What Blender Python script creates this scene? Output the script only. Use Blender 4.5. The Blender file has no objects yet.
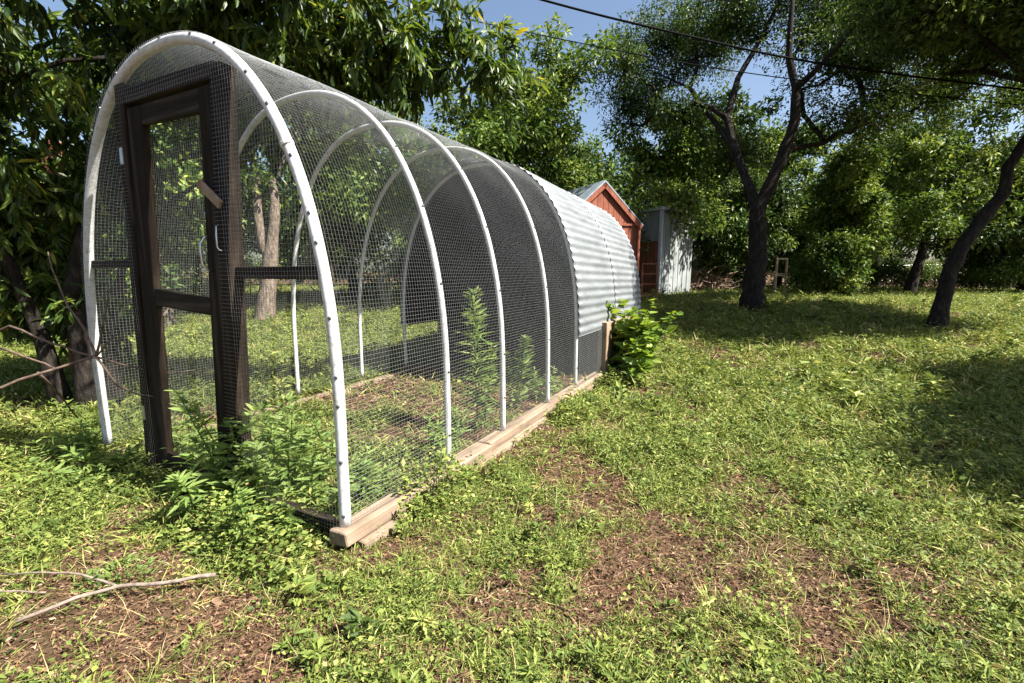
import bpy, bmesh, math, random
import numpy as np
from mathutils import Vector, Matrix

R = math.radians
random.seed(7)
S = bpy.context.scene
COL = S.collection

# ------------------------------------------------------------------ camera, sky, sun, exposure
CAM_H, PITCH, F_PX = 1.30, 0.149, 469.3
cam = bpy.data.cameras.new('camera')
cam.sensor_width = 36.0
cam.lens = F_PX / 1024 * 36.0
cam.clip_start, cam.clip_end = 0.05, 1500
cam.dof.use_dof = False
co = bpy.data.objects.new('camera', cam)
co.location = (0, 0, CAM_H)
co.rotation_euler = (math.pi / 2 - PITCH, 0, 0)
COL.objects.link(co)
S.camera = co

SUN_AZ, SUN_EL = R(110), R(50)          # azimuth clockwise from the view direction (+y)
world = bpy.data.worlds.new('World')
S.world = world
world.use_nodes = True
wn = world.node_tree
bg = wn.nodes['Background']
sky = wn.nodes.new('ShaderNodeTexSky')
sky.sky_type = 'NISHITA'
sky.sun_disc = False
sky.sun_elevation = SUN_EL
sky.sun_rotation = SUN_AZ
sky.air_density, sky.dust_density, sky.ozone_density = 1.0, 2.0, 1.0
wn.links.new(sky.outputs[0], bg.inputs[0])
bg.inputs[1].default_value = 0.055
sun = bpy.data.lights.new('sun', 'SUN')
sun.energy, sun.angle, sun.color = 5.0, R(0.5), (1.0, 0.95, 0.86)
so = bpy.data.objects.new('sun', sun)
sd = Vector((math.sin(SUN_AZ) * math.cos(SUN_EL), math.cos(SUN_AZ) * math.cos(SUN_EL), math.sin(SUN_EL)))
so.rotation_euler = sd.to_track_quat('Z', 'Y').to_euler()
so.location = sd * 40
COL.objects.link(so)
S.view_settings.view_transform = 'Standard'
S.view_settings.look = 'None'
S.view_settings.exposure = 1.88
S.view_settings.gamma = 1
S.view_settings.use_curve_mapping = False
cy = S.cycles
cy.max_bounces, cy.diffuse_bounces, cy.glossy_bounces = 6, 3, 2
cy.transmission_bounces, cy.transparent_max_bounces = 4, 4
cy.use_denoising = True
cy.caustics_reflective = cy.caustics_refractive = False

# ------------------------------------------------------------------ terrain and view helpers
def sstep(a, b, x):
    t = np.clip((x - a) / (b - a), 0, 1)
    return t * t * (3 - 2 * t)

_lat = np.random.default_rng(3).random((64, 64))
def noise(x, y, s):
    x = np.asarray(x, float) / s + 17.3; y = np.asarray(y, float) / s + 9.1
    xi = np.floor(x).astype(int); yi = np.floor(y).astype(int)
    fx = x - xi; fy = y - yi
    fx = fx * fx * (3 - 2 * fx); fy = fy * fy * (3 - 2 * fy)
    g = lambda i, j: _lat[(xi + i) % 64, (yi + j) % 64]
    return (g(0, 0) * (1 - fx) + g(1, 0) * fx) * (1 - fy) + (g(0, 1) * (1 - fx) + g(1, 1) * fx) * fy

def gz(x, y):
    x = np.asarray(x, float); y = np.asarray(y, float)
    d = .45 * x + .89 * y
    z = .60 * sstep(4.2, 13.0, d)
    z = z + (noise(x, y, .9) - .5) * .045 + (noise(x, y, .27) - .5) * .022 + (noise(x + 3, y, .075) - .5) * .014
    return z

def ray(px, py):
    u = -(py - 341.5) / F_PX; X = (px - 512) / F_PX
    c, s = math.cos(PITCH), math.sin(PITCH)
    return np.array([X, c + u * s, u * c - s])
def at(px, py, d):
    """world point seen at a photo pixel, d metres deep"""
    return np.array([0, 0, CAM_H]) + ray(px, py) * d
def gpt(px, py):
    """ground point seen at a photo pixel"""
    r = ray(px, py); t = .5
    while t < 80:
        P = np.array([0, 0, CAM_H]) + r * t
        if P[2] <= gz(P[0], P[1]): break
        t += .02
    return P
def gxy(px, d):
    x = (px - 512) / F_PX * d; y = d
    return np.array([x, y, float(gz(x, y))])

# ------------------------------------------------------------------ materials
def mat(name, build):
    m = bpy.data.materials.new(name); m.use_nodes = True
    nt = m.node_tree; p = nt.nodes['Principled BSDF']
    build(nt, p)
    return m
def N(nt, t, **kw):
    n = nt.nodes.new(t)
    for k, v in kw.items():
        if k.startswith('i_'): n.inputs[k[2:].replace('_', ' ')].default_value = v
        else: setattr(n, k, v)
    return n
def ramp(nt, fac, stops):
    r = nt.nodes.new('ShaderNodeValToRGB')
    e = r.color_ramp.elements
    while len(e) < len(stops): e.new(.5)
    for q, (pos, c) in zip(e, stops):
        q.position = pos; q.color = (*c, 1)
    nt.links.new(fac, r.inputs[0])
    return r.outputs[0]
def coords(nt, scale=(1, 1, 1)):
    tc = nt.nodes.new('ShaderNodeTexCoord'); mp = nt.nodes.new('ShaderNodeMapping')
    mp.inputs['Scale'].default_value = scale
    nt.links.new(tc.outputs['Object'], mp.inputs['Vector'])
    return mp.outputs[0]
def noise_tex(nt, vec, scale, detail=6, rough=.6):
    n = N(nt, 'ShaderNodeTexNoise'); n.inputs['Scale'].default_value = scale
    n.inputs['Detail'].default_value = detail; n.inputs['Roughness'].default_value = rough
    nt.links.new(vec, n.inputs['Vector']); return n.outputs['Fac']
def bump(nt, p, h, strength, dist=.01):
    b = N(nt, 'ShaderNodeBump'); b.inputs['Strength'].default_value = strength; b.inputs['Distance'].default_value = dist
    nt.links.new(h, b.inputs['Height']); nt.links.new(b.outputs[0], p.inputs['Normal'])

def leaf_mat(name, stops, trans=.35, rough=.5, spec=.3):
    def b(nt, p):
        a = N(nt, 'ShaderNodeAttribute', attribute_name='var')
        c = ramp(nt, a.outputs['Fac'], stops)
        nt.links.new(c, p.inputs['Base Color'])
        p.inputs['Roughness'].default_value = rough
        p.inputs['Specular IOR Level'].default_value = spec
        t = N(nt, 'ShaderNodeBsdfTranslucent')
        hs = N(nt, 'ShaderNodeHueSaturation'); hs.inputs['Saturation'].default_value = 1.1; hs.inputs['Value'].default_value = 1.5
        hs.inputs['Hue'].default_value = .485
        nt.links.new(c, hs.inputs['Color']); nt.links.new(hs.outputs[0], t.inputs[0])
        mx = N(nt, 'ShaderNodeMixShader'); mx.inputs[0].default_value = trans
        nt.links.new(p.outputs[0], mx.inputs[1]); nt.links.new(t.outputs[0], mx.inputs[2])
        nt.links.new(mx.outputs[0], nt.nodes['Material Output'].inputs[0])
    return mat(name, b)
def wood_mat(name, c1, c2, c3, axis=2, rough=.85, fine=60):
    sc = [fine, fine, fine]; sc[axis] = fine * .05
    def b(nt, p):
        v = coords(nt, tuple(s / 10 for s in sc))
        n1 = noise_tex(nt, v, 4, 8, .65)
        n2 = noise_tex(nt, coords(nt), 5, 4, .6)
        c = ramp(nt, n1, [(.28, c1), (.52, c2), (.75, c3)])
        mx = N(nt, 'ShaderNodeMix', data_type='RGBA', blend_type='MULTIPLY'); mx.inputs[0].default_value = .6
        nt.links.new(c, mx.inputs[6])
        nt.links.new(ramp(nt, n2, [(.3, (.45, .42, .4)), (.65, (1, 1, 1))]), mx.inputs[7])
        nt.links.new(mx.outputs[2], p.inputs['Base Color'])
        p.inputs['Roughness'].default_value = rough; p.inputs['Specular IOR Level'].default_value = .12
        bump(nt, p, n1, .8, .006)
    return mat(name, b)
def bark_mat(name, c1, c2, c3):
    def b(nt, p):
        v = coords(nt, (1, 1, .28))
        n1 = noise_tex(nt, v, 22, 8, .7); n2 = noise_tex(nt, coords(nt), 3, 4)
        c = ramp(nt, n1, [(.3, c1), (.52, c2), (.72, c3)])
        mx = N(nt, 'ShaderNodeMix', data_type='RGBA', blend_type='MULTIPLY'); mx.inputs[0].default_value = .7
        nt.links.new(c, mx.inputs[6]); nt.links.new(ramp(nt, n2, [(.35, (.5, .48, .45)), (.65, (1, 1, 1))]), mx.inputs[7])
        nt.links.new(mx.outputs[2], p.inputs['Base Color'])
        p.inputs['Roughness'].default_value = .95; p.inputs['Specular IOR Level'].default_value = .15
        bump(nt, p, n1, 1.0, .04)
    return mat(name, b)
def plain(name, c, rough=.6, metal=0, n_scale=12, var=.25, spec=.5):
    def b(nt, p):
        n = noise_tex(nt, coords(nt), n_scale, 6)
        lo = tuple(x * (1 - var) for x in c); hi = tuple(min(1, x * (1 + var * .6)) for x in c)
        nt.links.new(ramp(nt, n, [(.3, lo), (.7, hi)]), p.inputs['Base Color'])
        p.inputs['Roughness'].default_value = rough; p.inputs['Metallic'].default_value = metal
        p.inputs['Specular IOR Level'].default_value = spec
        bump(nt, p, n, .15, .004)
    return mat(name, b)

M = {}
M['oak_leaf'] = leaf_mat('oak_leaf', [(0, (.012, .030, .007)), (.5, (.045, .085, .017)), (1, (.15, .20, .045))], .2, .5, .22)
M['bright_leaf'] = leaf_mat('bright_leaf', [(0, (.018, .045, .008)), (.5, (.092, .152, .028)), (1, (.27, .32, .078))], .26, .5, .22)
M['peach_leaf'] = leaf_mat('peach_leaf', [(0, (.014, .034, .006)), (.55, (.066, .112, .018)), (.93, (.18, .23, .04)), (1, (.36, .31, .04))], .36, .42, .35)
M['weed_leaf'] = leaf_mat('weed_leaf', [(0, (.07, .13, .03)), (.5, (.17, .25, .065)), (1, (.28, .34, .11))], .42, .5, .25)
M['bush_leaf'] = leaf_mat('bush_leaf', [(0, (.05, .10, .012)), (.5, (.13, .21, .03)), (1, (.25, .32, .05))], .4, .42, .3)
M['ground_leaf'] = leaf_mat('ground_leaf', [(0, (.035, .062, .014)), (.45, (.122, .170, .036)), (.8, (.26, .288, .074)), (.93, (.38, .38, .13)), (1, (.28, .18, .07))], .24, .55, .18)
M['grass_blade'] = leaf_mat('grass_blade', [(0, (.040, .068, .015)), (.45, (.155, .202, .040)), (.78, (.29, .305, .080)), (.9, (.42, .37, .16)), (1, (.48, .37, .20))], .24, .55, .18)
M['litter'] = leaf_mat('litter', [(0, (.035, .020, .013)), (.4, (.12, .066, .040)), (.75, (.26, .165, .105)), (.95, (.36, .27, .19)), (1, (.40, .15, .04))], .08, .85, .15)
M['bark'] = bark_mat('bark', (.008, .007, .006), (.028, .023, .019), (.075, .062, .052))
M['pale_bark'] = bark_mat('pale_bark', (.05, .04, .032), (.19, .15, .12), (.36, .30, .25))
M['twig'] = plain('twig', (.125, .085, .065), .85, 0, 30, .6, .2)
M['stick'] = plain('stick', (.21, .165, .135), .85, 0, 40, .55, .2)
M['dry_twig'] = plain('dry_twig', (.24, .17, .13), .9, 0, 30, .5, .2)
def pvc(nt, p):
    n = noise_tex(nt, coords(nt, (1, 1, 1)), 9, 8, .7)
    mx = N(nt, 'ShaderNodeMix', data_type='RGBA', blend_type='MULTIPLY'); mx.inputs[0].default_value = .75
    nt.links.new(ramp(nt, n, [(.25, (.38, .38, .37)), (.5, (.54, .55, .56)), (.7, (.62, .63, .65))]), mx.inputs[6])
    g = noise_tex(nt, coords(nt), 31, 6, .75)
    nt.links.new(ramp(nt, g, [(.33, (.42, .40, .35)), (.47, (.92, .91, .88)), (.6, (1, 1, 1))]), mx.inputs[7])
    nt.links.new(mx.outputs[2], p.inputs['Base Color'])
    p.inputs['Roughness'].default_value = .42
M['pvc'] = mat('white_pipe', pvc)
M['wire'] = plain('galvanised_wire', (.31, .32, .32), .45, .6, 60, .2)
M['dark_steel'] = plain('dark_steel', (.10, .10, .11), .45, .8, 60)
M['steel'] = plain('bright_steel', (.55, .55, .54), .35, .9, 60)
M['old_wood'] = wood_mat('old_dark_wood', (.006, .0045, .0035), (.020, .014, .010), (.075, .055, .040))
M['old_wood_x'] = wood_mat('old_dark_wood_rail', (.008, .006, .005), (.026, .020, .015), (.085, .068, .052), axis=0)
M['board'] = wood_mat('weathered_board', (.10, .07, .05), (.26, .195, .14), (.38, .30, .23), axis=1)
M['post_wood'] = wood_mat('raw_post', (.14, .095, .06), (.28, .205, .14), (.38, .30, .22))
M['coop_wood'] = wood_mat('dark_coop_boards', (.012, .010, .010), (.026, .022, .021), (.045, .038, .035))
M['red_wood'] = wood_mat('red_barn_paint', (.17, .058, .036), (.265, .095, .060), (.34, .135, .088), fine=45)
M['brown_panel'] = wood_mat('rust_brown_panel', (.14, .060, .034), (.26, .11, .06), (.34, .15, .085), fine=30)
def zinc(nt, p):
    n = noise_tex(nt, coords(nt, (1, .25, 1)), 7, 8, .7); n2 = noise_tex(nt, coords(nt), 40, 3)
    nt.links.new(ramp(nt, n, [(.28, (.125, .135, .145)), (.5, (.185, .20, .212)), (.72, (.235, .25, .265))]), p.inputs['Base Color'])
    p.inputs['Roughness'].default_value = .48; p.inputs['Metallic'].default_value = .25
    bump(nt, p, n2, .08, .003)
M['zinc'] = mat('galvanised_sheet', zinc)
M['roof_metal'] = plain('grey_roof_metal', (.28, .33, .38), .5, .4, 8)
def shedwhite(nt, p):
    n = noise_tex(nt, coords(nt, (1, 1, .35)), 3.5, 8, .7)
    nt.links.new(ramp(nt, n, [(.3, (.15, .17, .165)), (.55, (.27, .29, .285)), (.7, (.34, .36, .355))]), p.inputs['Base Color'])
    p.inputs['Roughness'].default_value = .6
M['shed_white'] = mat('pale_shed_paint', shedwhite)
M['trim_grey'] = plain('pale_grey_trim', (.50, .55, .58), .5)
M['cable'] = plain('black_cable', (.008, .008, .009), .9, 0, 10, .2, .05)
M['pale_wood'] = plain('pale_wood', (.50, .38, .27), .8, 0, 20)
def soil(nt, p):
    v = coords(nt)
    n1 = noise_tex(nt, v, 1.1, 6, .6); n2 = noise_tex(nt, v, 26, 8, .7); n3 = noise_tex(nt, v, 90, 4, .6)
    c1 = ramp(nt, n2, [(.25, (.022, .013, .008)), (.5, (.095, .053, .032)), (.75, (.21, .135, .09))])
    c2 = ramp(nt, n3, [(.3, (.03, .04, .010)), (.7, (.09, .10, .03))])
    mx = N(nt, 'ShaderNodeMix', data_type='RGBA')
    nt.links.new(ramp(nt, n1, [(.42, (0, 0, 0)), (.58, (.35, .35, .35))]), mx.inputs[0])
    nt.links.new(c1, mx.inputs[6]); nt.links.new(c2, mx.inputs[7])
    nt.links.new(mx.outputs[2], p.inputs['Base Color'])
    p.inputs['Roughness'].default_value = 1; p.inputs['Specular IOR Level'].default_value = .1
    bump(nt, p, n2, 1, .03)
M['soil'] = mat('soil', soil)

# ------------------------------------------------------------------ object helpers
def link(name, me, m=None, parent=None):
    o = bpy.data.objects.new(name, me); COL.objects.link(o)
    if m is not None and me is not None: me.materials.append(m)
    if parent is not None: o.parent = parent
    return o
def tag(o, label=None, cat=None, group=None, kind=None):
    if label: o['label'] = label
    if cat: o['category'] = cat
    if group: o['group'] = group
    if kind: o['kind'] = kind
    return o
def thing(name, label, cat, loc=(0, 0, 0), rz=0, group=None):
    o = bpy.data.objects.new(name, None); COL.objects.link(o)
    o.empty_display_size = .2
    o.location = tuple(float(v) for v in loc); o.rotation_euler = (0, 0, rz)
    return tag(o, label, cat, group)
def np_mesh(name, V, loops, sizes, var=None, smooth=False):
    me = bpy.data.meshes.new(name)
    V = np.ascontiguousarray(V, np.float32); loops = np.ascontiguousarray(loops, np.int32)
    sizes = np.ascontiguousarray(sizes, np.int32)
    me.vertices.add(len(V)); me.vertices.foreach_set('co', V.ravel())
    me.loops.add(len(loops)); me.loops.foreach_set('vertex_index', loops)
    st = np.concatenate([[0], np.cumsum(sizes)[:-1]]).astype(np.int32)
    me.polygons.add(len(sizes)); me.polygons.foreach_set('loop_start', st)
    try: me.polygons.foreach_set('loop_total', sizes)
    except Exception: pass
    me.update(calc_edges=True)
    if var is not None:
        a = me.attributes.new('var', 'FLOAT', 'FACE'); a.data.foreach_set('value', np.ascontiguousarray(var, np.float32))
    me.polygons.foreach_set('use_smooth', np.full(len(sizes), smooth, bool))
    me.validate()
    return me
class MB:
    """collects boxes, tubes and prisms into ONE mesh"""
    def __init__(s): s.v = []; s.f = []
    def add(s, v, f):
        o = len(s.v); s.v += [tuple(map(float, p)) for p in v]; s.f += [[i + o for i in q] for q in f]; return s
    def hexa(s, c8):
        return s.add(c8, [(0, 3, 2, 1), (4, 5, 6, 7), (0, 1, 5, 4), (1, 2, 6, 5), (2, 3, 7, 6), (3, 0, 4, 7)])
    def box(s, x0, x1, y0, y1, z0, z1, shear=0, zr=0):
        sx = lambda z: shear * (z - zr)
        return s.hexa([(x0 + sx(z0), y0, z0), (x1 + sx(z0), y0, z0), (x1 + sx(z0), y1, z0), (x0 + sx(z0), y1, z0),
                       (x0 + sx(z1), y0, z1), (x1 + sx(z1), y0, z1), (x1 + sx(z1), y1, z1), (x0 + sx(z1), y1, z1)])
    def tube(s, pts, r, k=8, cap=True):
        v, f = tube_geo(pts, r, k, cap); return s.add(v, f)
    def build(s, name, m, parent=None, smooth=False, bevel=0):
        me = bpy.data.meshes.new(name); me.from_pydata(s.v, [], s.f); me.update()
        bm = bmesh.new(); bm.from_mesh(me); bmesh.ops.recalc_face_normals(bm, faces=bm.faces)
        if bevel: bmesh.ops.bevel(bm, geom=list(bm.edges), offset=bevel, segments=1, affect='EDGES', clamp_overlap=True)
        bm.to_mesh(me); bm.free()
        if smooth: me.polygons.foreach_set('use_smooth', [True] * len(me.polygons))
        return link(name, me, m, parent)
def tube_geo(pts, r, k=8, cap=True):
    P = [Vector([float(a) for a in p]) for p in pts]; n = len(P)
    rr = list(r) if hasattr(r, '__len__') else [r] * n
    v = []; f = []; up = None
    for i in range(n):
        t = (P[min(i + 1, n - 1)] - P[max(i - 1, 0)])
        t = t.normalized() if t.length > 1e-9 else Vector((0, 0, 1))
        if up is None:
            up = Vector((0, 0, 1)) if abs(t.z) < .9 else Vector((1, 0, 0))
        a = t.cross(up); a = a.normalized() if a.length > 1e-6 else t.orthogonal().normalized()
        b = t.cross(a).normalized(); up = -b if (-b).dot(up) > 0 else b
        for j in range(k):
            q = 2 * math.pi * j / k
            v.append(P[i] + (a * math.cos(q) + b * math.sin(q)) * rr[i])
    for i in range(n - 1):
        for j in range(k):
            f.append((i * k + j, i * k + (j + 1) % k, (i + 1) * k + (j + 1) % k, (i + 1) * k + j))
    if cap:
        f.append(tuple(range(k))[::-1]); f.append(tuple((n - 1) * k + j for j in range(k)))
    return v, f
def nrm(a): return a / np.maximum(np.linalg.norm(a, axis=-1, keepdims=True), 1e-9)

def leaf_arrays(P, D, L, W, rng, fold=False, droop=.15):
    """one little leaf per row: base P, direction D, length L, width W"""
    n = len(P); L = np.broadcast_to(L, n)[:, None]; W = np.broadcast_to(W, n)[:, None]
    D = nrm(D); up = nrm(rng.normal(0, .45, (n, 3)) + np.array([0, 0, 1.0]))
    s = np.cross(D, up); s = nrm(s + 1e-6); nn = np.cross(s, D)
    mid = P + D * L * .45
    tip = P + D * L - nn * L * droop
    l = mid + s * W * .5 + nn * W * .12; r = mid - s * W * .5 + nn * W * .12
    if not fold:
        V = np.stack([P, r, tip, l], 1).reshape(-1, 3)
        loops = np.arange(4 * n); sizes = np.full(n, 4)
        return V, loops, sizes
    l2 = P + D * L * .74 + s * W * .36 - nn * L * droop * .45; r2 = P + D * L * .74 - s * W * .36 - nn * L * droop * .45
    c = mid - nn * W * .10; c2 = P + D * L * .74 - nn * (L * droop * .5 + W * .05)
    l = P + D * L * .3 + s * W * .5 + nn * W * .1; r = P + D * L * .3 - s * W * .5 + nn * W * .1
    V = np.stack([P, r, r2, tip, l2, l, c], 1).reshape(-1, 3)
    base = np.arange(n)[:, None] * 7
    loops = np.concatenate([base + np.array([[0, 1, 2, 6]]), base + np.array([[6, 2, 3, 4]]), base + np.array([[0, 6, 4, 5]])], 1).ravel()
    return V, loops, np.full(n * 3, 4)
def leaf_mesh(name, P, D, L, W, rng, var, fold=False, droop=.15):
    V, lo, sz = leaf_arrays(P, D, L, W, rng, fold, droop)
    var = np.clip(var, 0, 1)
    return np_mesh(name, V, lo, sz, np.repeat(var, len(sz) // len(P)))

# ------------------------------------------------------------------ trees
def grow(trunks, centres, rng, base_r, r_tip=.008, sag=.0):
    """skeleton: trunk polylines, then every clump centre joins the nearest limb; radii by the pipe rule"""
    pos = []; par = []; fixed = []
    for tr in trunks:
        pts, parent, r0, r1 = tr
        for i, p in enumerate(pts):
            pos.append(np.array(p, float)); par.append(parent if i == 0 else len(pos) - 2)
            fixed.append((r0 + (r1 - r0) * i / max(1, len(pts) - 1)) * ((1.55, 1.22)[i] if (i < 2 and parent is None) else 1))
    root = pos[0]
    order = np.argsort([np.linalg.norm(c - root) for c in centres])
    tips = []
    for ci in order:
        c = centres[ci]
        A = np.array(pos); d = np.linalg.norm(A - c, axis=1)
        cost = d + np.maximum(0, A[:, 2] - c[2]) * 1.2 + (A[:, 2] < root[2] + .3) * 3
        k = int(np.argmin(cost)); a = pos[k]; ln = d[k]
        m = max(2, int(ln / .35)); last = k
        for j in range(1, m + 1):
            t = j / m
            q = a + (c - a) * t
            q = q + np.array([0, 0, 1]) * math.sin(t * math.pi) * ln * .08
            if j < m: q = q + rng.normal(0, .05 * min(1.2, ln), 3)
            pos.append(q); par.append(last); fixed.append(0); last = len(pos) - 1
        tips.append(last)
    n = len(pos); acc = np.zeros(n); rad = np.zeros(n); kids = [[] for _ in range(n)]
    for i in range(n):
        if par[i] is not None and par[i] >= 0: kids[par[i]].append(i)
    for i in range(n - 1, -1, -1):
        a = acc[i]
        rad[i] = max((a if a > 0 else r_tip ** 2.1) ** (1 / 2.1), r_tip)
        if par[i] is not None and par[i] >= 0: acc[par[i]] += rad[i] ** 2.1
    sc = min(1.0, base_r * .75 / max(rad[0], 1e-6)) if rad[0] > base_r * .75 else 1.0
    rad = np.maximum(rad * sc, r_tip * .7)
    rad = np.array([f if f > 0 else min(r, .19 * base_r) for f, r in zip(fixed, rad)])
    return pos, par, rad, kids, tips
def limbs_mesh(name, skel, rng, k=8, wob=.06):
    pos, par, rad, kids, tips = skel
    mb = MB(); start = [i for i in range(len(pos)) if par[i] is None or par[i] < 0]
    stack = [(None, s) for s in start]
    while stack:
        p, i = stack.pop()
        pts = []; rr = []
        if p is not None: pts.append(pos[p]); rr.append(min(rad[p], rad[i] * 1.25))
        while True:
            pts.append(pos[i]); rr.append(rad[i])
            if not kids[i]: break
            ks = sorted(kids[i], key=lambda q: -rad[q])
            for q in ks[1:]: stack.append((i, q))
            i = ks[0]
        if len(pts) < 2: continue
        # refine and roughen
        P2 = []; R2 = []
        for a, b, ra, rb in zip(pts[:-1], pts[1:], rr[:-1], rr[1:]):
            m = 3 if ra > .06 else 1
            for t in np.linspace(0, 1, m, endpoint=False):
                P2.append(a + (b - a) * t + rng.normal(0, 1, 3) * ra * wob); R2.append((ra + (rb - ra) * t) * (1 + rng.normal(0, wob)))
        P2.append(pts[-1]); R2.append(rr[-1] * .6)
        kk = k if max(rr) > .05 else (5 if max(rr) > .02 else 4)
        mb.tube(P2, R2, kk)
    return mb
def clump_leaves(centres, per, spread, L, W, rng, name, fold=False, droop=.15, down=.2, bias=None, flat=.75):
    n = len(centres); per_c = rng.poisson(per, n)
    idx = np.repeat(np.arange(n), per_c); m = len(idx)
    off = rng.normal(0, 1, (m, 3)); rad = rng.random(m) ** .45
    off = nrm(off) * rad[:, None] * spread * (.6 + .8 * rng.random(n))[idx][:, None]
    off[:, 2] *= flat
    C = np.array(centres)[idx]
    P = C + off
    D = nrm(off) * .7 + rng.normal(0, .6, (m, 3)) + np.array([0, 0, -down])
    Ls = L * rng.uniform(.45, 1.5, m); Ws = W * rng.uniform(.7, 1.25, m)
    cv = rng.normal(0, .18, n)[idx]
    var = np.clip(.45 + cv + rng.normal(0, .2, m), 0, 1)
    return leaf_mesh(name, P, D, Ls, Ws, rng, var, fold, droop)
def blob_centres(ells, n, rng, shell=.55):
    """clump centres in a few ellipsoids, more towards the outside, uneven"""
    out = []; vol = np.array([e[1][0] * e[1][1] * e[1][2] for e in ells]) ** .75; vol = vol / vol.sum()
    for (c, r), w in zip(ells, vol):
        m = max(3, int(n * w))
        d = nrm(rng.normal(0, 1, (m, 3))); q = (shell + (1 - shell) * rng.random(m)) * (.85 + .3 * rng.random(m))
        q = np.where(rng.random(m) < .25, q * .6, q)
        out.append(np.array(c) + d * q[:, None] * np.array(r))
    return np.concatenate(out)
def make_tree(name, label, cat, base, trunks, ells, n, per, spread, L, W, leaf, bark, seed, base_r, group=None, fold=False, k=8, keep=None, down=.2, flat=.75, droop=.15, bare=0, sub='foliage'):
    """base in world; trunks and ellipsoids relative to the base"""
    rng = np.random.default_rng(seed)
    t = thing(name, label, cat, base, 0, group)
    cen = blob_centres(ells, n, rng)
    if keep is not None:
        cen = cen[keep(cen + np.array(base))]
    sk = grow(trunks, cen, rng, base_r)
    mb = limbs_mesh(name, sk, rng, k)
    mb.build('trunk', M[bark], t, smooth=True)
    me = clump_leaves(cen, per, spread, L, W, rng, 'crown', fold, droop, down, flat=flat)
    link('crown', me, M[leaf], t)
    return t
def dup(root, loc, rz, scale, label, group=None):
    r = root.copy(); COL.objects.link(r); r.location = tuple(float(v) for v in loc); r.rotation_euler = (0, 0, rz)
    r.scale = (scale, scale, scale); r['label'] = label
    if group: r['group'] = group
    for ch in list(root.children):
        c = ch.copy(); COL.objects.link(c); c.parent = r
    return r

# ------------------------------------------------------------------ ground sheet
xs = np.concatenate([[-400, -150, -60, -30], np.arange(-16, -4, .2), np.arange(-4, 5, .05), np.arange(5, 22, .2), [26, 32, 45, 70, 150, 400]])
ys = np.concatenate([[-60, -20, -8, -3], np.arange(-1, .6, .2), np.arange(.6, 6.5, .05), np.arange(6.5, 22, .2), [24, 28, 34, 45, 80, 200, 600]])
X, Y = np.meshgrid(xs, ys, indexing='ij'); Z = gz(X, Y)
nx, ny = len(xs), len(ys); I = np.arange(nx * ny).reshape(nx, ny)
q = np.stack([I[:-1, :-1], I[1:, :-1], I[1:, 1:], I[:-1, 1:]], -1).reshape(-1, 4)
gme = np_mesh('ground', np.stack([X, Y, Z], -1).reshape(-1, 3), q.ravel(), np.full(len(q), 4), None, True)
tag(link('ground', gme, M['soil']), kind='structure')

# ------------------------------------------------------------------ the hoop run
TH = .487; A2 = np.array([math.sin(TH), math.cos(TH)]); L2 = np.array([math.cos(TH), -math.sin(TH)])
CX = np.array([-1.808, 2.611]); HB = .10; HW = 1.153; TOP = 2.353 + HB; ZC = .52 + HB; NEXP = 2.27
HOOPS = [0, .82, 1.528, 2.385, 3.127]; COOP0, COOP1 = 3.127, 5.97; PART = 3.92
def to_world(p): return np.array([CX[0] + L2[0] * p[0] + A2[0] * p[1], CX[1] + L2[1] * p[0] + A2[1] * p[1], p[2]])
def to_local(x, y):
    dx, dy = x - CX[0], y - CX[1]
    return dx * L2[0] + dy * L2[1], dx * A2[0] + dy * A2[1]
def profile(off=0, n=90, zlow=HB):
    """arch in the local x-z plane, from right base over the top to left base, pushed out by off"""
    a, b = HW + off, TOP - ZC + off
    t = np.linspace(0, np.pi, n)
    c, s = np.cos(t), np.sin(t)
    x = a * np.sign(c) * np.abs(c) ** (2 / NEXP); z = ZC + b * np.abs(s) ** (2 / NEXP)
    k = np.linspace(0, 1, 8)[:-1]
    zr = zlow + (ZC - zlow) * k
    x = np.concatenate([np.full(7, a), x, np.full(7, -a)]); z = np.concatenate([zr, z, zr[::-1]])
    # even spacing
    s_ = np.concatenate([[0], np.cumsum(np.hypot(np.diff(x), np.diff(z)))])
    u = np.linspace(0, s_[-1], n)
    return np.interp(u, s_, x), np.interp(u, s_, z), s_[-1]
def half_width(z, off=0):
    a, b = HW + off, TOP - ZC + off
    if z <= ZC: return a
    if z >= ZC + b: return 0
    return a * (1 - ((z - ZC) / b) ** NEXP) ** (1 / NEXP)
def top_at(x, off=0):
    a, b = HW + off, TOP - ZC + off
    if abs(x) >= a: return 0
    return ZC + b * (1 - (abs(x) / a) ** NEXP) ** (1 / NEXP)

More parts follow.
